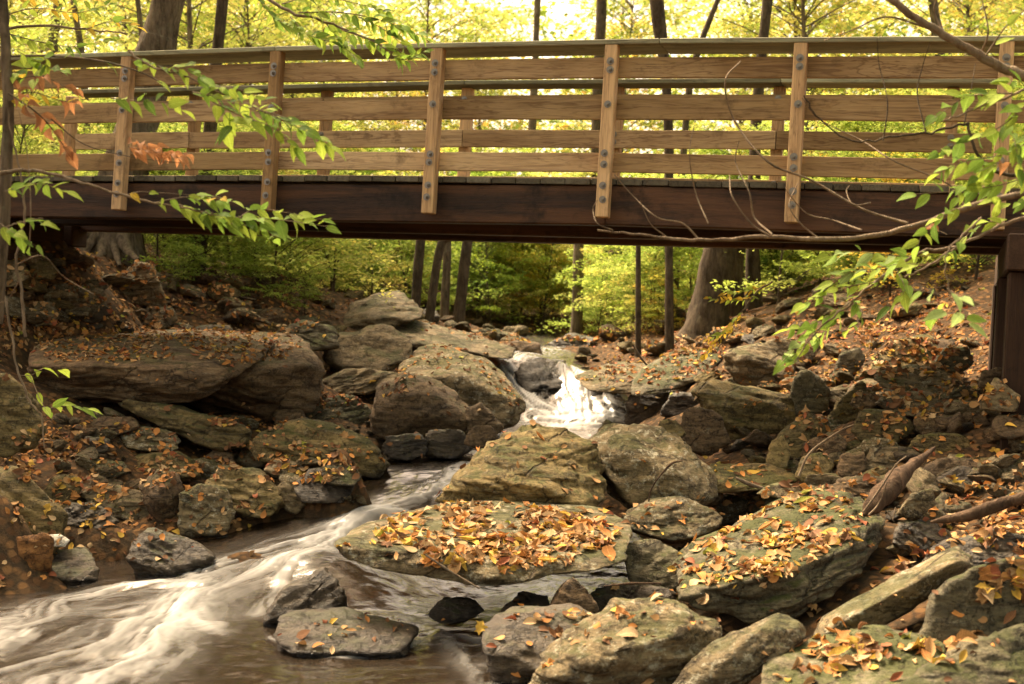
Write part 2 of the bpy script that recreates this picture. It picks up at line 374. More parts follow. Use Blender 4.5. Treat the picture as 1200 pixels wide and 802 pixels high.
gp = [P(*t)-np.array([0, 0, (.13 if t[2] < 8 else .10 if t[2] < 12 else 0)*(.6 if t[0] < 480 else 1)]) for t in GD]
gp += [onz(*t) for t in [(250, 622, .2), (320, 602, .29), (395, 590, .38), (160, 640, .13), (90, 652, .09), (30, 655, .08), (-40, 670, .07), (210, 600, .3), (130, 615, .25), (300, 575, .4)]]
for i, q in enumerate(wp): gp.append(q-np.array([0, 0, .22 if i not in (5, 6, 10, 11, 14) and not (len(WZ) <= i < len(WZ)+len(WD)) else .10]))
gp += [np.array(t, float) for t in [(-8, 4, 1.0), (-8, 9, 2.2), (-5, 7.6, .5), (-9, 14, 3.2), (-14, 22, 4), (-12, 32, 4.2), (0, 32, 2.6), (12, 32, 4.4), (-5, 3, .5), (-3, 3.5, .1),
       (4, 3, .6), (1.5, 3.2, .1), (6, 5, 1.2), (7, 9, 2.3), (9, 14, 3.2), (14, 22, 4.2), (0, 0, .05), (-8, -4, 1), (8, -4, 1.2), (0, -8, .2), (-20, 5, 4), (20, 5, 4.5),
       (0, 48, 4.6), (-25, 48, 8), (25, 48, 8.5), (0, 75, 9), (-50, 75, 14), (50, 75, 14), (-40, 20, 9), (40, 20, 9.5), (0, -40, 3), (-40, -40, 8), (40, -40, 8), (0, 130, 17), (-110, 100, 22), (110, 100, 22), (-110, -60, 14), (110, -60, 14), (0, -110, 10)]]
gp = np.array(gp)
ground_z = rbf(gp[:, :2], gp[:, 2], .3, 5e-3)
def gz(x, y):
    x = np.asarray(x, float); y = np.asarray(y, float)
    return ground_z(x, y)+.05*noise2(x, y, 2.2, 3)+.018*noise2(x, y, 9, 9)
def grid_mesh(name, xs, ys, zf, mt, cull=None, attrf=None):
    X, Y = np.meshgrid(xs, ys); Z = zf(X, Y); nx, ny = len(xs), len(ys)
    V = np.stack([X, Y, Z], -1).reshape(-1, 3)
    i = (np.arange(ny-1)[:, None]*nx+np.arange(nx-1)[None]).ravel()
    Fc = np.stack([i, i+1, i+nx+1, i+nx], -1)
    if cull is not None:
        k = cull(X, Y, Z).ravel(); Fc = Fc[(k[Fc]).any(1)]
        used = np.unique(Fc); mp = -np.ones(len(V), int); mp[used] = np.arange(len(used)); V = V[used]; Fc = mp[Fc]
    return V, Fc
def nonuni(*segs):
    out = []
    for a, b, h in segs: out.append(np.arange(a, b, h))
    return np.concatenate(out+[[segs[-1][1]]])
xs = nonuni((-130, -30, 10), (-30, -8, 1.0), (-8, -5, .2), (-5, 5, .05), (5, 8, .2), (8, 30, 1.0), (30, 130, 10))
ys = nonuni((-120, -10, 10), (-10, 3, .5), (3, 16, .05), (16, 24, .12), (24, 40, .5), (40, 150, 5))
V, Fc = grid_mesh('ground', xs, ys, gz, 'soil')
ground = tag(link('ground', new_mesh('ground', V, Fc, 'soil')), kind='structure')
print('ground', len(Fc), time.time()-T0)

def terr_hit(px, py):
    d = ray(px, py); ts = np.linspace(3.5, 60, 1600); p = EYE+ts[:, None]*d
    g = ground_z(p[:, 0], p[:, 1]); k = np.argmax(p[:, 2] < g)
    return float(ts[k]) if p[k, 2] < g[k] else 30.0

# ------------------------------------------------------------------ rocks
def water_hit(px, py):
    d = ray(px, py); ts = np.linspace(3.5, 40, 1500); p = EYE+ts[:, None]*d
    g = water_z(p[:, 0], p[:, 1]); k = np.argmax(p[:, 2] < g); return p[k]
def ico(n):
    bm = bmesh.new(); bmesh.ops.create_icosphere(bm, subdivisions=n, radius=1)
    V = np.array([v.co[:] for v in bm.verts]); Fx = np.array([[v.index for v in f.verts] for f in bm.faces]); bm.free(); return V, Fx
ICO = {k: ico(k) for k in (3, 4, 5, 6)}
def hull_planes(Q):
    from itertools import combinations
    n = len(Q); I = np.array(list(combinations(range(n), 3)))
    a, b, c = Q[I[:, 0]], Q[I[:, 1]], Q[I[:, 2]]
    N_ = np.cross(b-a, c-a); L = np.linalg.norm(N_, axis=1); ok = L > 1e-7; N_, a = N_[ok]/L[ok][:, None], a[ok]
    d = (N_*a).sum(1); S = Q@N_.T-d
    up = (S < 1e-6).all(0); dn = (S > -1e-6).all(0)
    N_ = np.concatenate([N_[up], -N_[dn]]); d = np.concatenate([d[up], -d[dn]])
    k = np.round(np.c_[N_, d], 3); _, ix = np.unique(k, axis=0, return_index=True)
    return N_[ix], d[ix]
def rock_geo(Q, lvl, seed, amp=1.0, sharp=18, bed=None):
    Q = np.asarray(Q, float); c = Q.mean(0); E = Q-c
    Cv = E.T@E/len(E)+1e-6*np.eye(3); w_, R = np.linalg.eigh(Cv); s = np.sqrt(w_)
    q = (E@R)/s
    N_, d = hull_planes(q)
    d = np.maximum(d, .05)
    rc = np.random.default_rng(seed+5); cn = rc.normal(size=(26, 3)); cn /= np.linalg.norm(cn, axis=1)[:, None]
    cd = (q@cn.T).max(0)*rc.uniform(.80, 1.0, 26); N_ = np.concatenate([N_, cn]); d = np.concatenate([d, cd])
    U, Fx = ICO[lvl]
    dot = np.maximum(U@N_.T/d, 0); sharp = sharp*1.9; r = (dot**sharp).sum(1)**(-1.0/sharp)*1.07
    V = (U*r[:, None]*s)@R.T
    size = float(np.sqrt(w_.sum()))*1.6
    rg = np.random.default_rng(seed); o = rg.uniform(-50, 50, 3)
    nb = np.array(bed if bed is not None else [rg.normal()*.35, rg.normal()*.3, 1.]); nb /= np.linalg.norm(nb)
    out = V/(np.linalg.norm(V, axis=1)[:, None]+1e-9)
    hgt = (V@nb)[:, None]
    W = V+nb*(hgt*3.5)                                # squeeze noise along the bedding
    n1 = fbm(V/size*2.1+o, 3, seed % 97); n2 = fbm(W/size*3.2+o, 4, seed % 89+3, .55); n3 = fbm(W/.05+o, 2, 5)
    # stepped bedding ledges
    st = (hgt[:, 0]/size*9+1.2*n1); st = st-np.floor(st); st = np.minimum(st*3, 1)-.5
    V = V+out*(amp*(size*(.030*n1+.034*n2+.026*st)+.0035*n3))[:, None]
    return V+c, Fx
def tupp(s_): return [tuple(float(x) for x in p.split(',')) for p in s_.split()]
GS, GL, GR, GU = 'rocks in and beside the stream', 'rocks on the left bank', 'rocks on the right bank', 'rocks around the waterfall'
ROCKS = []
def rock(label, mt, pts, D=None, T=.7, td=.5, ridge='', amp=1.0, sharp=18, group='rocks', lvl=None, cat='rock', name='rock', bed=None):
    """pts: silhouette in photo pixels, read back to metres at distance D; td = how far the top edge lies behind the foot; T = body depth"""
    pts = tupp(pts); xy = np.array([p[:2] for p in pts]); wpx = np.ptp(xy[:, 0]); hpx = np.ptp(xy[:, 1])
    yb = xy[:, 1].max(); cx = xy[:, 0].mean()
    if D is None:
        D = terr_hit(cx, yb-2)
        if cx < 480 and yb > 545: D = min(D, float(water_hit(cx, yb-4)[1]))
        D -= .05+.10*T*max(wpx*D/F, hpx*D/F*.9)
    wm = wpx*D/F; Tm = T*max(wm, hpx*D/F*.9); tdm = td*Tm if td < 5 else 0
    Q = []
    cen = xy.mean(0)
    for p in pts:
        dd = p[2] if len(p) > 2 else tdm*(yb-p[1])/max(hpx, 1)
        Q.append(P(p[0], p[1], D+dd))
        a, b = cen+(np.array(p[:2])-cen)*.86; Q.append(P(a, b, D+dd+Tm))
    for p in tupp(ridge): Q.append(P(p[0], p[1], D+(p[2] if len(p) > 2 else -.12*Tm)))
    if any(k in label for k in ('ringed with', 'parting the', 'half-sunk', 'flat wet stone', 'low dark wet', 'small cone', 'rust orange', 'big pitted')):
        for p in pts:
            if p[1] > cen[1]: a, b = cen+(np.array(p[:2])-cen)*.93; Q.append(P(a, b, D+.10)-np.array([0, 0, .14]))
    if lvl is None: lvl = 6 if wpx > 190 else 5 if wpx > 55 else 4 if wpx > 22 else 3
    seed = len(ROCKS)*7+3
    V, Fx = rock_geo(Q, lvl, seed, amp, sharp, bed)
    base = np.array([V[:, 0].mean(), V[:, 1].mean(), V[:, 2].min()])
    wet = None
    if group in (GS, GU) or (cx < 480 and yb > 545):
        wl = water_z(V[:, 0], V[:, 1])+.05+.03*vnoise(V*6., 4); wet = {'wet': np.clip((wl-V[:, 2])/.045, 0, 1)*(1 if yb > 470 else 0)}
    o = link(name, new_mesh(name, V-base, Fx, mt, attr=wet), None, base); tag(o, label, cat, group)
    ROCKS.append(o); return o
# stream, foreground
rock('flat grey slab in the stream with a thick carpet of orange leaves', 'l', '396,640,.15 399,624,.4 440,608,.8 520,588,1.2 600,585,1.3 700,598,1.15 738,625,.7 724,660,.2 700,672,.1 640,676,0 560,684,0 470,670,0 410,656,.05', 6.55, .18, ridge='420,645,0 560,672,-.02', sharp=26, amp=.7, group=GS)
rock('big angular olive boulder just behind the flat leafy slab', 'o', '511,588 540,555 580,518 615,501 660,504 690,522 702,545 709,600 640,598 600,585 560,578', 7.9, .8, .7, '600,562,-.05 560,560,-.02', group=GS, sharp=24)
rock('wide speckled boulder right of the big olive boulder with two pale leaves on top', 'l', '690,522 720,502 770,506 800,518 838,556 843,590 780,602 732,602 702,560', 8.4, .8, .9, '725,520,.15 820,560,0', group=GS)
rock('low rounded grey rock under the wide speckled boulder', 'l', '728,603 770,586 815,588 845,605 842,622 790,634 740,626', 7.9, .8, group=GS)
rock('large dark mossy rock half covered in orange leaves at the right', 'm', '782,700,0 785,655,.5 860,610,.9 920,580,1.1 985,568,1.1 1025,590,.9 1030,640,.5 990,680,.15 935,718,0 880,728,0 820,715,0', 6.5, .3, ridge='900,672,-.02 985,640,.15', sharp=24, group=GR)
rock('long tilted lichen-spotted block pointing up to the right with one yellow leaf', 'l', '956,744,0 966,722,.1 1040,682,.2 1118,641,.35 1140,650,.3 1146,664,.2 1060,716,0 1020,742,0 975,756,0', 5.7, .28, ridge='1000,722,-.06 1110,662,.0', sharp=40, amp=.6, group=GR)
rock('squared slab leaning between the two bottom right boulders', 'l', '765,825,0 800,778,.12 905,720,.35 946,737,.2 932,758,.1 860,806,0 820,840,0', 5.15, .3, ridge='890,742,.05 820,800,-.05', sharp=40, amp=.6, group=GS)
rock('big pitted boulder at the bottom centre with a small leaf on top', 'l', '612,820 650,762 715,712 780,707 838,728 850,752 800,782 740,830', 5.35, .6, .8, '700,770,-.05 800,745,0', group=GS, sharp=22)
rock('low rock at the bottom edge carrying a row of bright leaves', 'm', '885,835,0 898,780,.3 960,750,.5 1040,740,.5 1095,752,.4 1112,790,.1 1060,850,0', 4.85, .4, group=GR)
rock('dark shaded block under the far right leaf pile', 'm', '1075,770 1095,700 1150,666 1225,655 1225,765 1140,790', 5.35, .5, .5, group=GR)
rock('pinkish mossy boulder in the bottom right corner', 'm', '1000,850,0 1085,780,.25 1160,745,.45 1225,728,.4 1240,860,0', 4.55, .5, group=GR)
rock('small rock with leaves wedged between flat slab and mossy rock', 'm', '728,640 770,634 800,655 796,690 745,692', 7.2, .7, .8, group=GS)
rock('small cone-shaped rock standing in dark water below the flat slab', 'b', '640,714 655,690 670,677 690,695 700,710 680,720 655,720', 6.5, .7, .4, group=GS, amp=.6)
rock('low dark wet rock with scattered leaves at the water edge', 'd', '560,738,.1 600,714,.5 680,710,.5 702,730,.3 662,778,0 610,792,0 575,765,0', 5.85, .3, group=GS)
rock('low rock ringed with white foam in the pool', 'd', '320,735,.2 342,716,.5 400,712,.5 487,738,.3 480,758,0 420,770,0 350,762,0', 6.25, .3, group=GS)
rock('pointed dark rock parting the lower cascade', 'd', '312,718 330,690 368,671 381,668 405,700 402,716 350,726', 6.75, .6, .6, group=GS, sharp=26)
rock('rust orange stone lying at the left water edge', 'r', '10,650 15,630 40,624 62,632 60,655 35,664', 7.65, .6, group=GL)
rock('small bright white stone at the left water edge', 'w', '47,640 52,628 70,626 82,633 76,641', 7.75, .6, group=GL, amp=.4)
rock('flat wet stone with one yellow leaf in the left shallows', 'd', '55,676,0 62,646,.4 105,642,.4 112,662,.2 92,680,0', 7.75, .3, group=GL)
rock('half-sunk grey stone in the left shallows beside the cascade', 'd', '152,652 160,628 180,620 222,632 252,650 200,668', 7.85, .7, .6, group=GS)
rock('small dark wet rock in the pool between foam-ringed rock and flat slab', 'd', '500,722 520,700 552,702 566,716 545,730 515,730', 6.75, .6, .6, group=GS)
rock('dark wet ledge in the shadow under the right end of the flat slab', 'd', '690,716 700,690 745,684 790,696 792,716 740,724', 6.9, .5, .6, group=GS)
rock('low dark rock beside the small cone-shaped rock', 'd', '590,712 612,694 640,698 646,712 618,720', 6.8, .6, .6, group=GS)
# left bank, lower
rock('square-faced speckled rock at the water edge on the left bank', 'l', '209,614 212,578 235,567 266,574 274,600 264,628 214,632', None, .8, .5, group=GL)
rock('smooth-topped mossy boulder above the eddy on the left bank', 'o', '240,566 262,547 300,551 326,575 334,600 290,607 252,592', None, .8, group=GL)
rock('plain brown block with a flat slanting top on the left bank', 'b', '164,570 185,551 205,552 214,576 211,600 190,612 174,602', None, .8, .5, '186,583,-.1', group=GL, sharp=30)
rock('long layered grey rock left of the plain brown block', 'g', '94,580 125,567 162,574 180,600 171,613 118,603', None, .7, group=GL)
rock('dark low rock under the long layered grey rock', 'd', '68,604 85,590 125,594 138,612 120,620 80,616', None, .7, group=GL)
rock('yellowish lichen rock beside the big left corner boulder', 'o', '50,578 65,559 90,556 96,572 80,600 58,602', None, .8, group=GL)
rock('big mossy boulder at the left edge above the pool', 'o', '-40,565 0,546 22,550 58,582 80,610 75,642 30,655 -40,655', 7.9, .7, .7, group=GL)
rock('tall rounded mossy boulder at the far left edge', 'o', '-40,455 12,444 40,468 51,505 42,528 -40,540', 9.0, .8, .4, group=GL)
rock('small upright stone at the end of the left bank stones', 'g', '324,572 335,562 352,572 358,592 345,604 330,595', None, .8, group=GL)
rock('dark wet stone at the head of the cascade', 'd', '344,568 365,549 400,551 414,570 402,588 355,588', None, .8, group=GL)
rock('long olive ledge with a brown underside beside the cascade head', 'o', '288,520 330,499 375,496 420,508 456,545 440,560 395,555 310,540', 10.0, .6, .5, '380,520,.1 425,532,0', group=GL, sharp=26)
rock('slanting slab leading down to the olive ledge', 'o', '140,475 162,467 230,484 286,498 300,520 250,530 200,503', 10.4, .5, .5, group=GL, sharp=26)
rock('oval pale rock below the slanting slab', 'l', '141,508 156,499 200,504 213,520 197,533 150,528', None, .8, group=GL)
rock('grey stone tucked under the olive ledge', 'g', '278,540 285,520 312,517 324,535 312,548 288,550', None, .8, group=GL)
rock('flat mossy stone left of the eddy boulder', 'o', '154,550 165,534 205,530 232,545 225,562 180,563', None, .8, group=GL)
rock('brown stone above the eddy boulder', 'b', '232,545 248,528 272,530 276,545 258,553', None, .8, group=GL)
rock('small grey stone right of the eddy boulder', 'g', '308,552 325,536 345,540 350,555 330,563', None, .8, group=GL)
rock('flat brown stone among leaves under the left overhang', 'b', '95,505 112,490 160,488 165,503 130,512 100,514', None, .7, group=GL)
rock('dark stone at the left edge of the leaf litter', 'd', '90,526 100,512 128,514 130,528 108,534', None, .7, group=GL)
rock('mossy stone lying behind the long layered grey rock', 'm', '92,552 110,538 145,542 150,556 120,564', None, .7, group=GL)
# left bank, big ledges
rock('huge overhanging grey ledge on the left bank, left half', 'b', '34,425,0 45,402,.8 120,388,1.9 280,388,2.1 318,404,1.2 300,425,.4 236,456,0 222,473,.05 160,466,.15 90,476,.4 45,455,.4', 10.7, .25, ridge='100,430,0 200,425,0', sharp=30, group=GL, amp=.8)
rock('huge mossy-edged grey ledge on the left bank, right half', 'b', '226,428,.2 300,385,2.0 358,392,1.6 380,450,.2 377,474,.2 330,488,.4 240,488,.5 214,470,.4 236,452,0', 11.2, .25, ridge='300,432,0 350,430,0', sharp=30, group=GL, amp=.8)
rock('rounded mossy stone behind the right half of the huge ledge', 'm', '322,395 350,377 392,384 396,408 350,412', 13.2, .8, group=GL)
rock('flat-topped grey boulder highest on the left bank rocks', 'g', '398,384,.1 407,362,.5 440,344,.9 468,342,.9 490,360,.5 494,374,.1 450,384,0 420,396,0', 15.3, .5, ridge='440,370,0', sharp=30, group=GU)
rock('long grey slab sloping right towards the waterfall lip', 'g', '433,384,.4 440,370,.9 480,373,1.0 560,393,.8 602,408,.4 600,420,0 560,416,0 500,402,0 470,408,0 445,396,.1', 15.0, .3, sharp=30, group=GU)
rock('lumpy grey boulder with leaves left of the big waterfall boulder', 'g', '376,424 400,392 450,384 480,400 482,420 462,434 400,437', 13.4, .8, .8, group=GU)
rock('low pointed rock below the lumpy grey boulder', 'g', '374,447 400,434 465,435 474,444 430,464 395,463', 12.8, .6, group=GU)
rock('big pale boulder with a leafy slope left of the waterfall', 'l', '466,440,.6 480,418,1.2 505,402,1.6 525,403,1.6 565,420,1.2 602,455,.7 618,482,.3 612,494,.2 560,503,0 480,503,0', 12.5, .5, ridge='540,440,.2 500,440,.1', sharp=24, group=GU)
rock('round brown boulder in front of the big pale boulder', 'b', '436,480 448,452 475,440 515,448 552,478 556,502 520,512 455,516 440,503', 11.5, .7, .35, '495,475,-.2', group=GU, amp=.8)
rock('small pointed stone at the foot of the big pale boulder', 'b', '546,480 565,473 592,503 572,514 548,506', 11.4, .8, group=GU)
rock('grey-green rock left of the round brown boulder', 'm', '357,488 372,467 415,466 438,486 425,508 365,503', 11.8, .7, group=GU)
rock('leafy light brown stone between ledge and round brown boulder', 'b', '318,490 322,476 350,476 360,495 345,505 325,500', 11.3, .7, group=GL)
rock('dark wet stone in front of the round brown boulder', 'd', '446,530 455,510 490,508 504,522 495,538 460,540', 10.6, .7, group=GU)
rock('grey wet stone below the round brown boulder', 'd', '492,525 505,504 540,506 556,524 540,538 505,536', 10.7, .7, group=GU)
rock('small light stone in the pool left of the olive boulder', 'b', '543,520 555,500 575,500 585,515 565,528', 10.4, .7, group=GU)
rock('low mossy hump in the water above the cascade', 'm', '448,560 465,543 500,545 512,558 490,570', None, .7, group=GS)
# waterfall
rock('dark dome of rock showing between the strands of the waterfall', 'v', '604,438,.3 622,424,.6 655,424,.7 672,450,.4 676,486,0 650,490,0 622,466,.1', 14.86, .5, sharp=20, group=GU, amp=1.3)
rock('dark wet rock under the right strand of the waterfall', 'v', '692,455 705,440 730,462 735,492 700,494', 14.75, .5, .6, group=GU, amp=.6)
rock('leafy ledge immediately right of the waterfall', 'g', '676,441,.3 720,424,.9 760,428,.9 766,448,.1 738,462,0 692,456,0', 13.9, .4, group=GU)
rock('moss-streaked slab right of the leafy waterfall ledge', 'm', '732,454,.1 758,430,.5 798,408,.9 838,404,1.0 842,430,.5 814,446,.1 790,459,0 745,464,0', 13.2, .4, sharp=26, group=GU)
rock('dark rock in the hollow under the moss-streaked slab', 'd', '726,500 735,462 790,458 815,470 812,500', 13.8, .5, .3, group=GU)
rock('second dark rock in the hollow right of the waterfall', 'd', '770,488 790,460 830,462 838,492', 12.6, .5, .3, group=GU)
rock('rounded rock at the lip upstream of the waterfall', 'g', '520,395 545,385 598,390 622,402 600,412 555,404', 18.5, .7, group=GU)
rock('brown stone on the far lip of the stream', 'b', '586,414 600,400 630,402 636,418 605,424', 16.8, .7, group=GU)
rock('dark rock by the stream upstream of the leafy ledge', 'd', '640,405 668,392 712,398 706,412 665,416', 19.5, .6, group=GU)
rock('flat stone in the upper stream at the lip', 'd', '618,428 632,420 662,422 664,432 636,436', 15.6, .4, group=GU, amp=.5)
rock('small pointed grey rock in the pool above the wide speckled boulder', 'g', '697,518 710,491 725,500 741,512 735,522', 9.6, .7, group=GS)
rock('small yellow-mossed rock behind the wide speckled boulder', 'o', '764,512 775,494 792,493 802,508 790,522', 9.6, .8, group=GS)
# right bank
rock('large grey boulder with a leaf pocket right of the hollow', 'o', '812,458 822,443 850,460 880,474 938,468 950,492 918,520 868,528 836,492', 10.7, .6, .3, '845,475,-.1 900,490,-.1', sharp=26, group=GR)
rock('brown rock with a few leaves below the leaf pocket boulder', 'b', '798,528 802,480 820,476 846,490 852,520 835,532', 10.0, .7, .4, group=GR)
rock('squared grey block higher up behind the leaf pocket', 'g', '848,425 856,409 900,404 922,425 934,455 885,462 862,444', 12.2, .6, .3, '875,425,-.1', group=GR, sharp=28)
rock('pale tipped rock under the root mass', 'g', '893,418 900,398 935,400 962,412 940,428 905,428', 12.6, .6, group=GR)
rock('flat rock with a brown leaf right of the wide speckled boulder', 'o', '822,562,0 838,545,.5 900,544,.5 938,560,.2 900,575,0 850,580,0', 8.6, .4, group=GR)
rock('smooth yellow-olive rounded rock on the right bank', 'o', '902,535 915,505 945,484 966,500 970,528 925,545', None, .8, .6, group=GR, amp=.6)
rock('yellow-olive stone left of the smooth rounded rock', 'o', '896,548 903,518 918,508 925,530 922,550', 9.1, .8, group=GR)
rock('long flat stone on top of the right bank stack', 'g', '1024,440 1060,426 1120,438 1132,450 1128,468 1090,468 1040,455', 9.9, .6, .7, sharp=28, group=GR)
rock('second long flat stone in the right bank stack', 'g', '1028,472 1040,457 1120,467 1128,480 1112,490 1050,487', 9.6, .6, .5, sharp=28, group=GR)
rock('square olive stone with a leaf under the stack', 'o', '998,505 1012,481 1052,482 1068,502 1046,524 1010,519', 9.2, .7, group=GR, sharp=26)
rock('brown stone right of the square olive stone', 'b', '1068,505 1075,485 1110,487 1140,506 1130,514 1090,512', 9.3, .6, group=GR)
rock('flat tan stone below the brown stack stone', 'o', '1068,525 1075,510 1125,510 1147,524 1135,534 1090,534', 8.9, .6, group=GR)
rock('triangular pale grey stone at the foot of the bridge post', 'g', '1147,480 1166,442 1196,464 1192,482', 8.7, .7, .3, group=GR, sharp=30, amp=.6)
rock('small brown stone behind the triangular pale stone', 'b', '1145,455 1150,438 1172,430 1178,442 1160,455', 9.3, .7, group=GR)
rock('smooth round-backed grey boulder on the upper right slope', 'o', '1012,438 1040,404 1090,391 1100,412 1096,436 1040,446', 11.0, .7, .7, group=GR, amp=.6)
rock('mossy stone beside the round-backed boulder', 'm', '1094,425 1105,408 1135,408 1143,424 1130,436 1100,436', 10.2, .7, group=GR)
rock('upright dark mossy rock below the drooping leaves', 'm', '926,462 934,438 950,434 971,455 970,482 935,488', 10.7, .7, .4, group=GR)
rock('small dark rock above the upright dark mossy rock', 'm', '975,440 985,415 1005,408 1014,420 1000,440', 11.8, .7, group=GR)
rock('olive sloping rock left of the stack', 'o', '962,505 985,468 1008,448 1030,468 1028,485 1005,500 975,524', 10.3, .6, .5, group=GR)
rock('brown egg-shaped stone left of the stack', 'b', '995,475 1005,458 1025,462 1030,475 1012,482', 9.9, .7, group=GR, amp=.5)
rock('grey stone just left of the driftwood log top', 'g', '1010,550 1020,526 1055,524 1068,545 1045,558', 8.6, .7, group=GR)
rock('round olive stone under the bare stick', 'o', '931,560 940,535 962,530 978,545 970,562 945,568', 8.5, .8, group=GR, amp=.5)
rock('brown cracked stone right of the round olive stone', 'b', '978,560 985,535 1012,530 1016,548 1000,562', 8.5, .8, group=GR)
rock('brown flat rock behind the large mossy rock', 'b', '965,582 985,562 1045,558 1050,580 1000,592', 7.9, .7, group=GR)
rock('pale flat stone on the edge of the large mossy rock', 'g', '886,580 903,566 938,568 944,578 925,586', 7.6, .6, group=GR, amp=.5)
rock('whitish flat stone below the flat tan stone', 'g', '1104,555 1112,534 1135,533 1142,550 1120,562', 8.3, .6, group=GR)
rock('tan splintered stone beside the driftwood log', 'g', '1050,602 1068,580 1092,574 1096,592 1070,610', 7.0, .6, group=GR)
rock('dark layered rock above the far right leaf pile', 'd', '1075,664 1100,636 1180,624 1225,625 1225,668 1150,672', 6.25, .5, .7, group=GR, sharp=28)
rock('grey flat rock beside the roots of the driftwood', 'd', '1045,640 1055,612 1090,612 1112,632 1080,652', 6.9, .6, group=GR)
rock('small round stone at the right edge below the post', 'g', '1160,565 1170,545 1195,545 1200,562 1180,572', 8.0, .7, group=GR)
rock('brown stone at the far right edge under the triangular stone', 'b', '1160,505 1170,486 1210,486 1215,510 1180,515', 8.6, .7, group=GR)
rock('dark stone between the stack and the triangular stone', 'b', '1120,500 1130,484 1155,485 1160,500 1140,508', 9.2, .7, group=GR)
# upper left bank
rock('leaning rock with a mossy right edge by the tree roots', 'g', '134,332 160,308 178,311 190,340 196,362 165,362 146,338', 13.2, .7, .4, group=GL, sharp=28)
rock('rounded grey stone under the left bridge abutment', 'g', '20,372 30,352 55,352 71,368 62,382 30,382', None, .7, group=GL)
rock('flat dark stone right of the rounded abutment stone', 'd', '62,360 75,343 110,348 134,368 110,378 80,374', None, .7, group=GL)
rock('olive stone directly below the abutment timber', 'o', '32,325 38,306 58,305 70,318 62,328', 12.0, .7, group=GL)
rock('grey stone at the left frame edge below the abutment', 'g', '-15,335 0,306 28,306 34,325 20,335', 11.8, .7, group=GL)
rock('slanting slab propped among the tree roots', 'b', '226,350 238,338 285,362 290,372 275,380 250,365', 14.2, .6, group=GL, sharp=28)
rock('pale blocky stone on the leafy left slope', 'g', '160,375 172,358 200,360 208,375 190,388', 13.0, .7, group=GL)
rock('small flat stone right of the pale blocky stone', 'g', '190,390 200,380 225,381 232,392 210,396', 13.0, .7, group=GL)
rock('long dark stone beneath the slanting slab', 'd', '222,394 235,380 270,382 276,394 250,400', 13.2, .6, group=GL)
rock('upright grey slab in the gully behind the left ledge', 'g', '288,388 292,362 312,360 318,384 305,396', 14.4, .6, group=GL)
print('rocks', len(ROCKS), time.time()-T0)

# small stones: shared shapes, each its own object
PROTO = []
TRAIL = ('a', 'the', 'of', 'with', 'in', 'at', 'under', 'right', 'left', 'one', 'and', 'to', 'two', 'bottom', 'big', 'dark', 'wide', 'few', 'thick', 'far', 'long', 'large', 'flat', 'up', 'small', 'orange', 'yellow', 'row', 'bright', 'white', 'scattered', 'half', 'just', 'round', 'pale', 'lower', 'upper', 'huge', 'on', 'by', 'its', 'top', 'brown', 'leafy', 'carrying', 'lying', 'behind', 'below', 'above', 'between', 'from', 'leaf', 'moss-streaked', 'olive', 'grey', 'triangular', 'square', 'lumpy', 'covered', 'mossy', 'smooth', 'slanting', 'plain', 'foreground', 'bare', 'second', 'driftwood', 'round-backed', 'tree', 'drooping', 'upright', 'dark,', 'overhanging', 'showing', 'beneath', 'carpet')
NAMED = list(ROCKS); NX = np.array([o.location[:2] for o in NAMED])
def core(lab, n=8):
    h = lab.split()[:n]
    while len(h) > 3 and h[-1] in TRAIL: h = h[:-1]
    return ' '.join(h)
USED = set()
def beside(q, pre, n=8):
    d = NX-np.array(q[:2]); order = (d**2).sum(1).argsort()
    for k in order[:4]:
        v = d[k]; w_ = 'left of' if v[0] > abs(v[1]) else 'right of' if -v[0] > abs(v[1]) else 'in front of' if v[1] > 0 else 'behind'
        lab = '%s %s the %s' % (pre, w_, core(NAMED[k]['label'], n))
        if lab not in USED: break
    USED.add(lab); return lab
for k in range(10):
    rg = np.random.default_rng(100+k); q = rg.normal(size=(11, 3)); q /= np.linalg.norm(q, axis=1)[:, None]; q *= np.array([1, .75, .5])*.5
    Vq, Fq = rock_geo(q, 4, 500+k, 1.1, 16); PROTO.append([new_mesh('stone', Vq, Fq, t) for t in 'gobld'])
REG = [((60, 470), (495, 600), 60, 'left bank', GL, .9), ((0, 300), (305, 400), 42, 'slope under the left bridge end', GL, .9), ((850, 1200), (425, 610), 120, 'right bank', GR, 1.2),
       ((1040, 1195), (560, 720), 26, 'leafy ground at the lower right', GR, .8), ((480, 900), (375, 430), 45, 'banks above the waterfall', GU, .8), ((900, 1150), (330, 420), 18, 'upper right slope', GR, .9), ((330, 470), (395, 520), 14, 'ledges left of the waterfall', GU, .9), ((560, 800), (600, 720), 14, 'stream bed beside the flat slab', GS, .7)]
cnt = 0
for (xa, xb), (ya, yb), n, where, grp, sc_ in REG:
    for _ in range(int(n*.93)):
        px, py = random.uniform(xa, xb), random.uniform(ya, yb); D = terr_hit(px, py); q = P(px, py, D)
        s = sc_*random.uniform(20, 58)*D/F*random.choice([.6, .8, 1, 1.2])
        mi = random.choice([0, 0, 1, 2, 3, 4]); o = link('stone', random.choice(PROTO)[mi])
        q[2] = float(gz(q[0], q[1])); o.location = q+np.array([0, 0, s*.17]); o.scale = (s, s, s*random.uniform(.7, 1.1)); o.rotation_euler = (random.uniform(-.4, .4), random.uniform(-.4, .4), random.uniform(0, 6.28))
        tag(o, beside(q, '%s %s stone' % ('tiny' if s*F/D < 24 else 'small' if s*F/D < 40 else 'medium-sized', ['grey', 'olive', 'brown', 'speckled', 'dark'][mi])), 'stone', 'small stones on the '+where); ROCKS.append(o); cnt += 1
BIGP = []
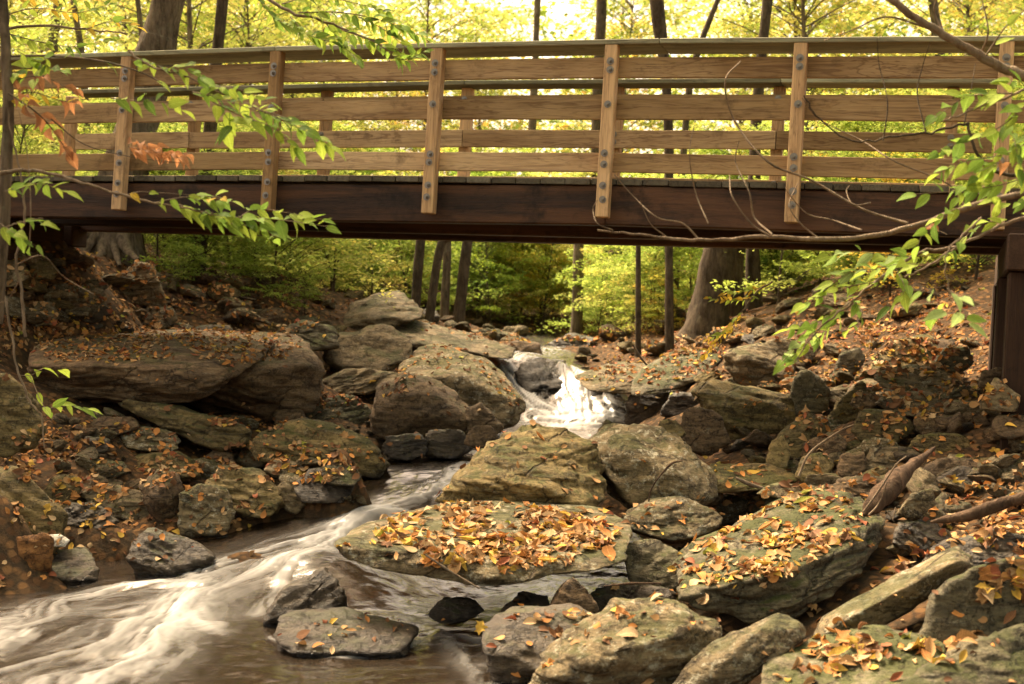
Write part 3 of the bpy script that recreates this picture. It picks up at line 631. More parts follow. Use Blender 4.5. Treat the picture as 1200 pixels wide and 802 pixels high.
for k in range(9):
    rg = np.random.default_rng(700+k); q = rg.normal(size=(11, 3)); q /= np.linalg.norm(q, axis=1)[:, None]; q *= np.array([1, .7, .42])*.5
    Vq, Fq = rock_geo(q, 5, 900+k, 1.2, 20); BIGP.append([new_mesh('rock', Vq, Fq, t) for t in 'goblm'])
for (xa, xb), (ya, yb), n, lo, hi, grp in [((860, 1200), (440, 600), 34, 38, 74, GR), ((0, 330), (315, 385), 20, 34, 70, GL), ((90, 420), (500, 585), 20, 36, 66, GL), ((880, 1140), (350, 430), 12, 30, 60, GR),
                                    ((680, 900), (395, 450), 14, 26, 50, GU), ((1050, 1200), (560, 690), 8, 50, 90, GR), ((460, 640), (375, 400), 10, 22, 44, GU), ((300, 420), (350, 400), 8, 30, 50, GL)]:
    for _ in range(n):
        px, py = random.uniform(xa, xb), random.uniform(ya, yb); D = terr_hit(px, py); q = P(px, py, D); s = random.uniform(lo, hi)*D/F; mi = random.choice([0, 0, 1, 1, 2, 3, 4])
        o = link('rock', random.choice(BIGP)[mi]); q[2] = float(gz(q[0], q[1])); o.location = q+np.array([0, 0, s*.10]); o.scale = (s, s, s*random.uniform(.8, 1.2)); o.rotation_euler = (random.uniform(-.35, .35), random.uniform(-.35, .35), random.uniform(0, 6.28))
        tag(o, beside(q, ['grey', 'olive', 'brown', 'speckled', 'mossy'][mi]+(' squat rock' if o.scale[2] < s else ' blocky rock')), 'rock', grp); ROCKS.append(o)
gs = []
for (xa, xb), (ya, yb), n, where, grp, sc_ in REG:
    for _ in range(n*2):
        px, py = random.uniform(xa, xb), random.uniform(ya, yb); D = terr_hit(px, py); q = P(px, py, D); s = random.uniform(5, 17)*D/F
        me = random.choice(PROTO)[0]; a = np.empty(len(me.vertices)*3, np.float32); me.vertices.foreach_get('co', a); a = a.reshape(-1, 3)
        th = random.uniform(0, 6.28); R = np.array([[math.cos(th), -math.sin(th), 0], [math.sin(th), math.cos(th), 0], [0, 0, 1]]); q[2] = float(gz(q[0], q[1]))+s*.1; gs.append(((a*s)@R.T+q, ICO[3][1]))
Vg, Fg = merge(gs)
tag(link('gravel', new_mesh('gravel', Vg, Fg, 'g')), 'loose gravel and pebbles between the bigger stones', 'gravel', kind='stuff')

# ------------------------------------------------------------------ water
wxs = np.concatenate([np.arange(-5, -3.3, .05), np.arange(-3.3, 1.6, .016), np.arange(1.6, 6, .05)])
wys = np.concatenate([np.arange(4.2, 5.4, .05), np.arange(5.4, 10, .016), np.arange(10, 17, .022), np.arange(17, 30, .06)])
X, Y = np.meshgrid(wxs, wys); Z = water_z(X, Y)
XF, YF = X.ravel(), Y.ravel()
foam = np.zeros(XF.shape); bump = np.zeros(XF.shape)
# (photo-pixel path of the current, half width in metres, strength, streak sharpness, hump height)
FL = [('575,422 592,445 615,470 645,488', .14, 1.0), ('600,432 625,460 655,488', .10, .85), ('660,428 664,450 668,490', .10, .75), ('672,430 682,455 692,492', .11, .8), ('690,440 706,462 718,492', .10, .75),
      ('600,425 640,412 690,405', .22, .8), ('630,492 690,493 755,498', .24, 1.0), ('612,497 640,499 720,503', .12, .7), ('700,498 740,500 780,503', .12, .7), ('575,500 600,506 640,510', .06, .35),
      ('560,530 540,548 515,575 470,592', 0.096, .55), ('540,556 510,580 460,598 415,612 370,638', 0.126, .75), ('500,590 450,602 400,622 350,655', 0.089, .8), ('470,578 430,592 395,610', 0.089, .45),
      ('395,622 340,640 290,655 235,672', 0.148, .8), ('370,645 300,672 240,700', 0.126, .7), ('355,655 320,690 295,720', 0.067, .55), ('330,640 260,662 215,680', 0.089, .5),
      ('240,680 222,700 190,735 150,768', 0.148, .9), ('225,690 160,690 95,702 20,735', 0.126, .85), ('160,715 80,730 -20,765', 0.133, .6), ('215,715 180,760 120,792 60,830', 0.148, .75),
      ('250,735 200,752 150,790', 0.089, .65), ('100,760 40,775 -20,800', 0.104, .5), ('20,720 -60,740', 0.118, .7), ('240,705 235,730 260,745', 0.074, .5), ('60,800 0,830', 0.111, .45), ('150,730 100,760 60,795', 0.089, .45),
      ('500,735 530,752 560,790 580,815', 0.074, .4), ('540,745 600,775', 0.044, .3), ('460,715 500,740', 0.052, .3), ('345,760 400,771 450,766 488,752', .022, 1.0), ('345,758 325,748', .015, .7), ('642,716 668,722 698,714', .018, .9), ('800,690 770,700', .03, .5), ('0,668 60,672', .02, .35), ('215,632 268,630', .015, .5), ('20,640 50,648', .015, .4)]
amp_ = np.where(YF < 11, .045, .010); WX = amp_*fbm(np.stack([XF*2.6, YF*2.6, XF*0], -1), 3, 90); WY = amp_*fbm(np.stack([XF*2.6, YF*2.6, XF*0+5], -1), 3, 91)
for k, (s_, hw, st) in enumerate(FL):
    pth = np.array([water_hit(*p) for p in tupp(s_)]); pth = smooth_path(pth, 10) if len(pth) > 2 else np.linspace(pth[0], pth[-1], 8)
    bb = (XF > pth[:, 0].min()-3*hw) & (XF < pth[:, 0].max()+3*hw) & (YF > pth[:, 1].min()-3*hw) & (YF < pth[:, 1].max()+3*hw)
    ix = np.where(bb)[0]
    if not len(ix): continue
    A = pth[:-1, :2]; B = pth[1:, :2]; dd = B-A; L = np.linalg.norm(dd, axis=1)+1e-9; cum = np.r_[0, np.cumsum(L)]
    q = np.stack([XF[ix]+WX[ix], YF[ix]+WY[ix]], -1)
    t = np.clip(((q[:, None]-A)*dd).sum(-1)/L**2, 0, 1); dv = q[:, None]-(A+t[..., None]*dd); ds = np.linalg.norm(dv, axis=-1); j = ds.argmin(1); ar = np.arange(len(ix))
    u = ds[ar, j]*np.sign(dd[j, 0]*dv[ar, j, 1]-dd[j, 1]*dv[ar, j, 0]); v = cum[j]+t[ar, j]*L[j]
    tot = cum[-1]; e = np.exp(-(u/hw)**2*1.1)*np.clip(1.15-np.abs(v/tot-.5)*.9, 0, 1)
    wv = fbm(np.stack([v*2.2, u*2, np.full_like(u, k)], -1), 2, 60)*.05
    fine = fbm(np.stack([(u+wv)*70, v*2.6, np.full_like(u, k*3.1)], -1), 3, 40)
    med = fbm(np.stack([(u+wv)*20, v*2.2, np.full_like(u, k*1.7)], -1), 3, 50)
    f = e*st*(np.clip(.40+.85*fine+.30*med, .04, .86) if pth[0, 1] > 11.5 else np.clip(.42+.40*fine+.72*med, 0, 1.2))+.12*st*np.exp(-(u/(hw*2.1))**2)*np.clip(.6+med, 0, 1)*(pth[0, 1] < 11.5)
    foam[ix] = 1-(1-foam[ix])*(1-np.clip(f, 0, .97))
    bump[ix] += e*st*.035*min(1, hw/.1)*(.6+.6*med)
swirl = fbm(np.stack([XF*3.2, YF*3.2, XF*0], -1), 3, 70)
foam = np.clip(foam*(.86+.22*swirl), 0, .93)
Z = Z+bump.reshape(X.shape)+.008*noise2(X, Y, 4, 21)+.003*noise2(X, Y, 14, 22)
GZ = gz(X, Y)
nx, ny = len(wxs), len(wys)
V = np.stack([X, Y, Z], -1).reshape(-1, 3); i = (np.arange(ny-1)[:, None]*nx+np.arange(nx-1)[None]).ravel(); Fc = np.stack([i, i+1, i+nx+1, i+nx], -1)
keep = ((Z-GZ) > -.06).ravel(); Fc = Fc[keep[Fc].any(1)]; used = np.unique(Fc); mp = -np.ones(len(V), int); mp[used] = np.arange(len(used))
wob = tag(link('water', new_mesh('water', V[used], mp[Fc], 'water', attr={'foam': foam[used]})), kind='structure')
print('water', len(Fc), time.time()-T0)

# ------------------------------------------------------------------ footbridge (bridge space: x along it to the right, y away from the stream foot, z up from the deck)
YAW, SP, SLOPE = -.3069, 1.3378, -.0307
bridge = tag(empty('footbridge', (0.6335, 9.7875, 1.45+1.2192)), 'wooden footbridge with slatted plank railings crossing high over the rocky stream', 'footbridge')
bx_ = Vector((math.cos(YAW), math.sin(YAW), SLOPE)).normalized(); by_ = Vector((-math.sin(YAW), math.cos(YAW), 0)); bz_ = bx_.cross(by_)
mb = Matrix.Identity(4)
for i in range(3): mb[i][0], mb[i][1], mb[i][2], mb[i][3] = bx_[i], by_[i], bz_[i], bridge.location[i]
bridge.matrix_world = mb
cz = lambda t: -.00236*t*t
def bolt(parent, x, y, z, r=.017):
    bm = bmesh.new(); bmesh.ops.create_cone(bm, cap_ends=True, segments=10, radius1=r*1.6, radius2=r*1.6, depth=.003, matrix=Matrix.Translation((0, 0, .0015)))
    bmesh.ops.create_cone(bm, cap_ends=True, segments=6, radius1=r, radius2=r*.9, depth=.012, matrix=Matrix.Translation((0, 0, .009)))
    bmesh.ops.create_cone(bm, cap_ends=True, segments=8, radius1=r*.5, radius2=r*.45, depth=.02, matrix=Matrix.Translation((0, 0, .018)))
    bmesh.ops.rotate(bm, verts=bm.verts, matrix=Matrix.Rotation(math.radians(90), 3, 'X'))
    me = bpy.data.meshes.new('bolt'); bm.to_mesh(me); bm.free(); me.materials.append(M['metal'])
    return me
BOLT = bolt(None, 0, 0, 0)
def put_bolt(parent, p):
    o = link('bolt', BOLT, parent); pi = MLOC[parent.name].inverted(); o.matrix_local = pi @ Matrix.Translation(p)
PW = .092
TL, TR = -3*SP-1.55, 2*SP+.24
for k in range(-1, 6):
    t = (k-3)*SP; z = cz(t)
    lean = -.035
    p = bar('post', (t, PW/2+lean, z-.29), (t, PW/2, z+.967), PW, PW*.98, 'post', bridge, .006, (0, 1, 0))
    for zz in [(.84, .775), (.52,), (.16, .09), (-.07, -.17)][0:]:
        for q in zz: put_bolt(p, (t+random.uniform(-.006, .006), 0+lean*(1-(q+.29)/1.26)-.002, z+q+random.uniform(-.01, .01)))
    tf = t-.327
    p = bar('post', (tf, 1.589+PW/2, z-.29), (tf, 1.589+PW/2, z+.95), PW, PW*.98, 'post', bridge, .006, (0, 1, 0))
RB = [(.735, .882, 0), (.437, .585, 1), (.05, .188, 0)]
def rails(yb, ye, t0, t1, off, far):
    for z0, z1, ph in RB:
        cuts = [t0]+[c+off for c in [(k-3)*SP for k in range(-1+ph, 6, 2)] if t0+.3 < c+off < t1-.3]+[t1]
        for a, b in zip(cuts[:-1], cuts[1:]):
            j = random.uniform(-.004, .004)
            o = bar('rail_board', (a+.003, yb+.019, (z0+z1)/2+cz(a)+j), (b-.003, yb+.019, (z0+z1)/2+cz(b)+j), .038, z1-z0, 'rail', bridge, .004)
            if far:
                for kk in range(-1, 6):
                    tt = (kk-3)*SP+off
                    if a < tt < b:
                        for dz in (-.03, .035): put_bolt(o, (tt, yb-.001, (z0+z1)/2+cz(tt)+dz))
    return
rails(PW+.001, 0, TL, TR-.04, 0, False)
rails(1.589-.039, 0, TL, 2*SP-.02, -.327, True)
for a, b in zip([TL, -2*SP, 0+.35], [-2*SP, .35, TR]):
    bar('handrail_cap', (a+.002, .180, .972+cz(a)), (b-.002, .180, .972+cz(b)), .37, .038, 'cap', bridge, .005)
for a, b in zip([TL, -SP-.3, SP-.3], [-SP-.3, SP-.3, 2*SP+.0]):
    bar('handrail_cap', (a+.002, 1.575, .972+cz(a)), (b-.002, 1.575, .972+cz(b)), .235, .038, 'cap', bridge, .005)
t = TL
while t < TR+.55:
    wd = .184; jj = random.uniform(-.012, .012); zz = cz(t)-.024+random.uniform(-.003, .003)
    bar('deck_plank', (t, PW-.012+jj, zz), (t, 1.70+jj, zz), wd, .044, 'deck', bridge, .004); t += .191
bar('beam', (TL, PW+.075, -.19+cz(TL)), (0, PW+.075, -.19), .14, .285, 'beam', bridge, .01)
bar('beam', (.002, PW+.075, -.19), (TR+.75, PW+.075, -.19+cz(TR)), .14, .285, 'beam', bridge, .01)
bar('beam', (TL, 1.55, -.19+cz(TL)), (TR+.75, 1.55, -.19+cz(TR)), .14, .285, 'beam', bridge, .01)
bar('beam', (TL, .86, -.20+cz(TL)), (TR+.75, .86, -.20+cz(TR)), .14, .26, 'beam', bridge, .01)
# abutments
ab = tag(empty('timber_abutment', bridge.matrix_world @ Vector((2.95, .6, -.40))), 'dark brown timber pile bent carrying the right end of the footbridge', 'abutment')
ab.matrix_world = mb
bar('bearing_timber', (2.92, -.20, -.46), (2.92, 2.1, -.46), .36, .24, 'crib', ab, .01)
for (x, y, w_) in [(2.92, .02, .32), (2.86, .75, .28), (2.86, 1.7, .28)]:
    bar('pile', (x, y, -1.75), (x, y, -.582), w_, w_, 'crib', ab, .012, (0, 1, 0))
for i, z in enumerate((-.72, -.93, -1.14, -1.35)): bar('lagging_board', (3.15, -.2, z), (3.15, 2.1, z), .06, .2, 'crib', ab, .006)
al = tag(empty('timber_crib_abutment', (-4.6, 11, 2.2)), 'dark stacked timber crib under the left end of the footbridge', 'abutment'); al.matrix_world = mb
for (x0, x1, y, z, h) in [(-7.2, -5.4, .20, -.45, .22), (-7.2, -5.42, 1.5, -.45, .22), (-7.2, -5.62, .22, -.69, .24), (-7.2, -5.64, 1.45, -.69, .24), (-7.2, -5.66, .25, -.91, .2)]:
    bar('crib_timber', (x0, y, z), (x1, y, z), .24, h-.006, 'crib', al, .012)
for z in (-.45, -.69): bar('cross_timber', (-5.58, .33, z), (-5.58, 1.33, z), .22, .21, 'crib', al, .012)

# ------------------------------------------------------------------ leaves
def leaf_mesh(name, L=1., W=.5, kind='oval', fold=.25, curl=.15, mt=None):
    """leaf along +x from the stalk, width along y"""
    if kind == 'oval': prof = [(0, 0), (.15, .55), (.38, 1.), (.62, .88), (.84, .42), (1., 0)]
    elif kind == 'wide': prof = [(0, 0), (.1, .7), (.35, 1.), (.6, .85), (.85, .35), (1.05, 0)]
    if kind == 'maple':
        rim = [(0, 0), (.12, .42), (-.02, .62), (.22, .60), (.38, .98), (.50, .62), (.62, .34), (.78, .36), (1.08, 0)]
        full = rim+[(x, -y) for x, y in rim[-2:0:-1]]
        V = [(x*L, y*W, fold*W*abs(y)+curl*L*((x-.4)**2+.6*y*y)*math.sin(5*x+3*y)) for x, y in full]; c = len(V); V.append((.35*L, 0, -.02*L))
        return V, [(c, i, (i+1) % c) for i in range(c)]
    V = []; F_ = []
    for x, y in prof:
        z = -curl*L*(x-.3)**2
        if y == 0: V.append((x*L, 0, z))
        else: V += [(x*L, y*W*.5, z+fold*y*W*.5), (x*L, 0, z), (x*L, -y*W*.5, z+fold*y*W*.5)]
    F_ = [(0, 2, 1), (0, 3, 2)]; n = len(prof)-2
    for i in range(n-1):
        a = 1+3*i; F_ += [(a, a+1, a+4, a+3), (a+1, a+2, a+5, a+4)]
    a = 1+3*(n-1); e = a+3; F_ += [(a, a+1, e), (a+1, a+2, e)]
    return V, F_
FALL = {}
for c in LEAFC:
    L_ = []
    for kk, (kd, W_, fo, cu) in enumerate([('oval', .5, .5, .5), ('maple', .55, .25, .5), ('oval', .42, .9, -.6), ('maple', .6, .5, .8), ('wide', .62, .25, 1.1), ('oval', .34, 1.6, .9), ('wide', .7, .1, -.4)]):
        v, f = leaf_mesh('fallen_leaf', 1, W_, kd, fo, cu); v = np.array(v)-[.5, 0, 0]; L_.append((new_mesh('fallen_leaf', v, f, 'fall_'+c), v, f))
    FALL[c] = L_
vl = bpy.context.view_layer; vl.update(); dg = bpy.context.evaluated_depsgraph_get()
LEAVES = []   # (pos, normal, size, colour, host label, px size)
LK = list(LEAFC)
def add_leaf(loc, nrm, sz, w_, host): LEAVES.append((Vector(loc), Vector(nrm), sz, random.choices(LK, w_)[0], host))
WT = {'bright': [6, 5, 3, 2, 3, .5, .3], 'mid': [5, 5, 1.6, 5, 1.5, 1., .2], 'dull': [3, 3, .6, 8, .5, 2., .1]}
def in_poly(x, y, pl):
    c = False; n = len(pl)
    for i in range(n):
        x1, y1 = pl[i][:2]; x2, y2 = pl[(i+1) % n][:2]
        if (y1 > y) != (y2 > y) and x < (x2-x1)*(y-y1)/(y2-y1)+x1: c = not c
    return c
O0 = Vector(EYE)
def cast(px, py):
    ok, loc, nr, ix, ob, mx = sc.ray_cast(dg, O0, Vector(ray(px, py)), distance=60)
    return (loc, nr, ob) if ok else None
def litter(poly, n, size, wk, minz=.35, clump=0, thr=0.):
    pl = tupp(poly); xs_ = [p[0] for p in pl]; ys_ = [p[1] for p in pl]
    for _ in range(n):
        px, py = random.uniform(min(xs_), max(xs_)), random.uniform(min(ys_), max(ys_))
        if not in_poly(px, py, pl): continue
        if clump and fbm(np.array([px/clump, py/clump*1.6, 3.]), 3, 77) < thr: continue
        h = cast(px, py)
        if not h or h[2].name.startswith('water') or h[2].parent or h[2].name.startswith('beam') or h[1].z < minz: continue
        add_leaf(h[0]+h[1]*.006, h[1], random.choice([.4, .55, .75, .9, 1, 1.1, 1.35])*random.uniform(.85, 1.15)*size, WT[wk], h[2].get('label', 'the ground'))
S = .068
litter('430,640 455,612 520,590 600,590 690,600 722,625 715,655 660,660 600,668 550,660 500,672 470,640', 1300, S, 'bright', .2, 30, -.45)
litter('440,618 560,588 720,610 700,640 560,640', 140, S, 'bright', .2)
litter('785,690 795,655 860,615 900,585 960,572 1010,620 960,650 900,690 830,712', 950, S, 'bright', .2, 26, -.35)
litter('780,705 850,660 900,640 1000,620 860,700', 130, S, 'bright', .2)
litter('1005,700 1050,655 1110,640 1130,648 1020,720', 110, S*.9, 'mid', .1)
litter('1140,670 1200,648 1215,700 1150,700', 110, S, 'bright', .1)
litter('915,790 960,755 1060,742 1110,752 1090,775 1000,790', 110, S, 'bright', .2)
litter('1100,760 1150,735 1175,745 1150,770 1110,790', 30, S, 'bright', .1)
litter('690,735 800,720 760,760 690,790 630,800', 10, S, 'bright', .2)
litter('570,740 600,716 700,714 690,760', 34, S*.9, 'bright', .2)
litter('735,640 790,640 790,665 740,660', 24, S*.8, 'mid', .2)
litter('980,760 940,700 1000,690 1010,720', 30, S*.8, 'mid', 0)
litter('600,802 820,802 900,760 800,790', 16, S*.9, 'bright', .1)
litter('1040,740 1200,560 1210,660 1130,640 1060,620', 420, S*.9, 'mid', .2, 40, -.5)
litter('1100,560 1215,500 1215,620 1100,640', 260, S*.9, 'mid', .2, 40, -.5)
litter('860,520 960,480 1200,470 1200,600 900,620 800,560', 800, S*.85, 'mid', .35, 40, -.2)
litter('830,455 950,400 1120,350 1200,380 1200,470 1040,500 960,500 880,480', 2300, S*.85, 'mid', .25, 45, -.6)
litter('900,400 960,330 1140,330 1120,420', 900, S*.9, 'mid', .2)
litter('850,470 930,450 945,475 880,480', 160, S*.8, 'bright', .2)
litter('680,445 720,418 830,400 870,420 840,440 760,450', 500, S*.85, 'mid', .25)
litter('680,400 740,370 880,340 880,410 760,420', 1300, S, 'mid', .2)
litter('540,400 600,370 720,370 700,400', 420, S*1.1, 'mid', .2)
litter('520,405 560,412 612,470 606,480 560,440', 260, S*.75, 'mid', .1)
litter('500,405 530,404 540,430 480,425', 60, S*.7, 'dull', .2)
litter('440,460 470,440 500,436 470,465', 60, S*.7, 'dull', .2)
litter('380,432 480,430 475,440 380,440', 90, S*.7, 'mid', .2)
litter('385,410 450,386 480,395 470,415', 90, S*.7, 'mid', .2)
litter('375,460 430,462 430,475 370,480', 90, S*.7, 'dull', .2)
litter('240,488 340,490 345,505 250,500', 140, S*.7, 'dull', .1)
litter('40,405 150,382 300,388 360,400 330,425 250,430 230,420 60,425', 1300, S*.8, 'mid', .3, 50, -.5)
litter('0,300 120,290 300,340 400,385 300,400 100,400 0,420', 2600, S*.8, 'mid', .25, 50, -.75)
litter('90,280 220,290 420,330 420,380 250,360', 900, S*.8, 'dull', .2)
litter('0,520 60,490 160,500 240,520 440,520 420,570 240,560 100,600 60,590 0,560', 2000, S*.75, 'mid', .3, 40, -.45)
litter('60,600 240,580 340,600 300,625 60,640', 160, S*.75, 'mid', .3)
litter('0,590 60,590 75,640 0,640', 22, S*.75, 'bright', .3)
litter('80,660 40,640 110,640 110,665', 6, S*.9, 'bright', .1)
litter('690,520 780,508 840,550 830,600 740,600', 14, S*.8, 'bright', .3)
litter('250,470 430,480 450,560 300,560', 60, S*.7, 'mid', .4)
litter('0,430 1200,430 1200,802 0,802', 1000, S*.8, 'mid', .5)
# litter over the rest of the banks, dropped from above
for _ in range(7000):
    x = random.uniform(-9, 9); y = random.uniform(3, 26)
    ok, loc, nr, ix, ob, mx = sc.ray_cast(dg, Vector((x, y, 12)), Vector((0, 0, -1)), distance=30)
    if ok and (ob == ground or ob.name == 'gravel' or ob.get('category') in ('rock', 'stone')) and nr.z > .5:
        if abs(x) < 3.2 and y < 10 and loc.z < .35: continue
        add_leaf(loc+nr*.006, nr, S*random.uniform(.7, 1.2), WT['dull' if y > 8 else 'mid'], ob.get('label', 'the ground'))
LEAVES.sort(key=lambda l: -(l[2]/(l[0].y))*(1 if abs(l[0].x) < .37*l[0].y and l[0].y > 4.6 else .001))
def leaf_mat(nrm, sz):
    z = (nrm+Vector((random.gauss(0, .28), random.gauss(0, .28), random.gauss(0, .15)))).normalized(); a = random.uniform(0, 6.28)
    x = Vector((math.cos(a), math.sin(a), 0)); x = (x-z*x.dot(z)).normalized(); y = z.cross(x)
    return Matrix(((x.x*sz, y.x*sz, z.x*sz, 0), (x.y*sz, y.y*sz, z.y*sz, 0), (x.z*sz, y.z*sz, z.z*sz, 0), (0, 0, 0, 1)))
SHORT = {}
NIND = 290
for k, (loc, nrm, sz, c, host) in enumerate(LEAVES[:NIND]):
    me = random.choices(FALL[c], [4, 1.2, 3, 1, 3, 2.5, 2.5])[0][0]; o = link('fallen_leaf', me); mm = leaf_mat(nrm, sz); mm.translation = loc+nrm*.008*random.random(); o.matrix_world = mm
    h = 'the ground among the rocks' if host == 'the ground' else 'the '+host
    hw = h.split()
    stop = [i for i, x in enumerate(hw) if x in ('with', 'half', 'in', 'right', 'left', 'just', 'at', 'under', 'carrying', 'pointing', 'leaning', 'wedged', 'lying', 'above', 'beside', 'below', 'behind', 'parting', 'of', 'standing') and i > 2]
    h2 = ' '.join(hw[:min(10, len(hw))]); 
    while h2.split()[-1] in ('a', 'the', 'of', 'with', 'in', 'at', 'under', 'right', 'left', 'one', 'and', 'to', 'two', 'bottom', 'big', 'dark', 'wide', 'few', 'thick', 'far', 'long', 'large', 'flat', 'up', 'small', 'orange', 'yellow', 'row', 'bright', 'white', 'scattered', 'half'): h2 = ' '.join(h2.split()[:-1])
    tag(o, '%s fallen leaf lying on %s' % (c, h2), 'leaf', 'fallen leaves on '+h2)
Vs = []; Fs = []; Cs = []; off = 0
VM = {}
for (loc, nrm, sz, c, host) in LEAVES[NIND:]:
    me, v, f = random.choices(FALL[c], [4, 1.2, 3, 1, 3, 2.5, 2.5])[0]; R = np.array(leaf_mat(nrm, sz))[:3, :3]
    Vs.append(v@R.T+np.array(loc)); Fs.append((f, off)); off += len(v); Cs.append(np.tile(np.array(LEAFC[c])*random.uniform(.6, 1.15), (len(v), 1)))
faces = [tuple(i+o_ for i in q) for f, o_ in Fs for q in f]
lit = tag(link('leaf_litter', new_mesh('leaf_litter', np.concatenate(Vs), faces, 'litter', col=np.concatenate(Cs))), 'carpet of small orange tan and brown fallen leaves over banks and rocks', 'leaf litter', kind='stuff')
print('leaves', len(LEAVES), len(faces), time.time()-T0)

# ------------------------------------------------------------------ forest
PAL = {'g': [(.20, .29, .035), (.15, .24, .03), (.30, .38, .045)], 'y': [(.48, .48, .11), (.62, .54, .14), (.38, .44, .09)], 'o': [(.66, .42, .08), (.72, .52, .09), (.55, .48, .07)],
       'd': [(.06, .11, .02), (.10, .16, .025), (.08, .13, .02)], 'l': [(.35, .44, .08), (.27, .37, .06), (.46, .50, .12)]}
def foliage_geo(n, leaf, z0, z1, rad, pal, seed, sprays=90, flat=.25, srad=.45, vary=1.):
    rg = np.random.default_rng(seed)
    sz = rg.uniform(0, 1, sprays)**.8; zz = z0+(z1-z0)*sz; rr = rad*np.sqrt(rg.uniform(.05, 1, sprays))*(1-.55*sz**2); a = rg.uniform(0, 6.283, sprays)
    C = np.stack([rr*np.cos(a), rr*np.sin(a), zz], -1); tl = rg.normal(0, .25, (sprays, 2)); sr = srad*rg.uniform(.5, 1.5, sprays)
    pc = rg.integers(0, len(pal), sprays)
    k = rg.integers(0, sprays, n); r = np.sqrt(rg.uniform(0, 1, n))*sr[k]; b = rg.uniform(0, 6.283, n)
    p = np.stack([r*np.cos(b), r*np.sin(b), np.zeros(n)], -1); p[:, 2] = p[:, 0]*tl[k, 0]+p[:, 1]*tl[k, 1]+rg.normal(0, .05+flat*.3, n)*sr[k]-.12*r
    p += C[k]
    th = b+rg.normal(0, .7, n); nz = np.stack([rg.normal(0, .45, n), rg.normal(0, .45, n), np.ones(n)], -1); nz /= np.linalg.norm(nz, axis=1)[:, None]
    x = np.stack([np.cos(th), np.sin(th), np.zeros(n)], -1); x -= nz*(x*nz).sum(1)[:, None]; x /= np.linalg.norm(x, axis=1)[:, None]; y = np.cross(nz, x)
    L = (leaf*rg.uniform(.6, 1.25, n))[:, None]
    V = np.stack([p-x*L*.5, p+y*L*.3+x*L*.05, p+x*L*.55, p-y*L*.3+x*L*.05], 1).reshape(-1, 3); Fc = np.arange(4*n).reshape(-1, 4)
    P0 = np.array(pal); c = P0[pc[k]]*.75+P0[rg.integers(0, len(pal), n)]*.25; c = c*rg.uniform(.7, 1.2, (n, 1))*rg.uniform(.8, 1.15, sprays)[k][:, None]
    return V, Fc, np.repeat(c, 4, 0), C
def limbs_geo(C, h, r0, seed, bend=.3, every=1):
    rg = np.random.default_rng(seed); zz = np.linspace(-.3, h*.95, 9)
    ax = np.stack([bend*np.sin(zz/h*3+seed)*.4, bend*np.cos(zz/h*2.3+seed)*.3-bend*.3, zz], -1)
    st = tube_geo(ax, r0*np.linspace(1.15, .2, 9), 8, .15, seed); g = []
    for c in C[::every]:
        zb = max(.2, c[2]-.25-.35*math.hypot(c[0], c[1])); b = np.array([np.interp(zb, zz, ax[:, i]) for i in range(3)])
        mid = (b+c)/2+[0, 0, .12]; q = smooth_path([b, mid, c], 3); g.append(tube_geo(q, r0*.28*np.linspace(1, .25, len(q)), 4))
    return st, merge(g)
KIND = {'l': 'lime green', 'g': 'green', 'y': 'yellow', 'o': 'orange-gold', 'd': 'dark green'}
SAP = []
for i, (pk, h, n) in enumerate([('l', 3.0, 5200), ('g', 3.4, 6000), ('y', 2.6, 4600), ('l', 2.2, 3800), ('o', 3.2, 4200), ('d', 2.2, 5200), ('y', 3.8, 5600)]):
    V, Fc, c, C = foliage_geo(n, .085, .35, h, .34*h+.25, PAL[pk]+PAL['l'][:1], 300+i, 46, .12, .42)
    st, lb = limbs_geo(C, h, .022, 310+i, .35)
    SAP.append((pk, h, new_mesh('foliage', V, Fc, 'foliage', False, c), new_mesh('stem', *st, 'barkd'), new_mesh('branches', *lb, 'barkd')))
TREE = []
for i, (pk, h, n) in enumerate([('l', 9, 8500), ('y', 8, 7500), ('g', 9.5, 8000), ('y', 10, 8500), ('o', 8.5, 7500)]):
    V, Fc, c, C = foliage_geo(n, .13, 1.5, h, 2.7, PAL[pk]+PAL['y'][:2]+PAL['l'][:1], 400+i, 110, .15, .75)
    st, lb = limbs_geo(C, h, .06, 410+i, .6)
    TREE.append((pk, h, new_mesh('crown', V, Fc, 'foliage', False, c), new_mesh('trunk', *st, 'bark'), new_mesh('branches', *lb, 'bark')))
print('protos', time.time()-T0)
def plant(src, x, y, s, label, cat, nm, group, rz=None):
    pk, h, cr, stm, br = src; z = float(ground_z(x, y))
    o = tag(empty(nm, (x, y, z-.05)), label, cat, group); o.rotation_euler.z = random.uniform(0, 6.28) if rz is None else rz; o.scale = (s, s, s)
    c = link('foliage' if nm in ('sapling', 'shrub') else 'crown', cr, o); c['kind'] = 'stuff'
    link('stem' if nm in ('sapling', 'shrub') else 'trunk', stm, o); b = link('branches', br, o); b['kind'] = 'stuff'
    return o
BAYS = [(145, 'the far left railing end'), (313, 'the leftmost full bay'), (501, 'the second bay from left'), (708, 'the middle bay'), (933, 'the second bay from right'), (1165, 'the rightmost bay'), (9999, 'the gap past the railing')]
def side(x, y):
    px = 600+F*x/y
    b = next(i for i, (a, _) in enumerate(BAYS) if px < a); lo = BAYS[b-1][0] if b else 0; hi = min(BAYS[b][0], 1290); t = (px-lo)/max(hi-lo, 1)
    return ('left part of ' if t < .33 else 'middle of ' if t < .66 else 'right part of ')+BAYS[b][1]
def side_old(x, y):
    px = 600+F*x/y; return 'left of the stream' if px < 480 else 'right of the stream' if px > 760 else 'straight upstream'
spots = []
def try_spot(x, y, dmin):
    for a, b in spots:
        if (a-x)**2+(b-y)**2 < dmin*dmin: return False
    spots.append((x, y)); return True
random.seed(21)
n1 = 0; tries = 0
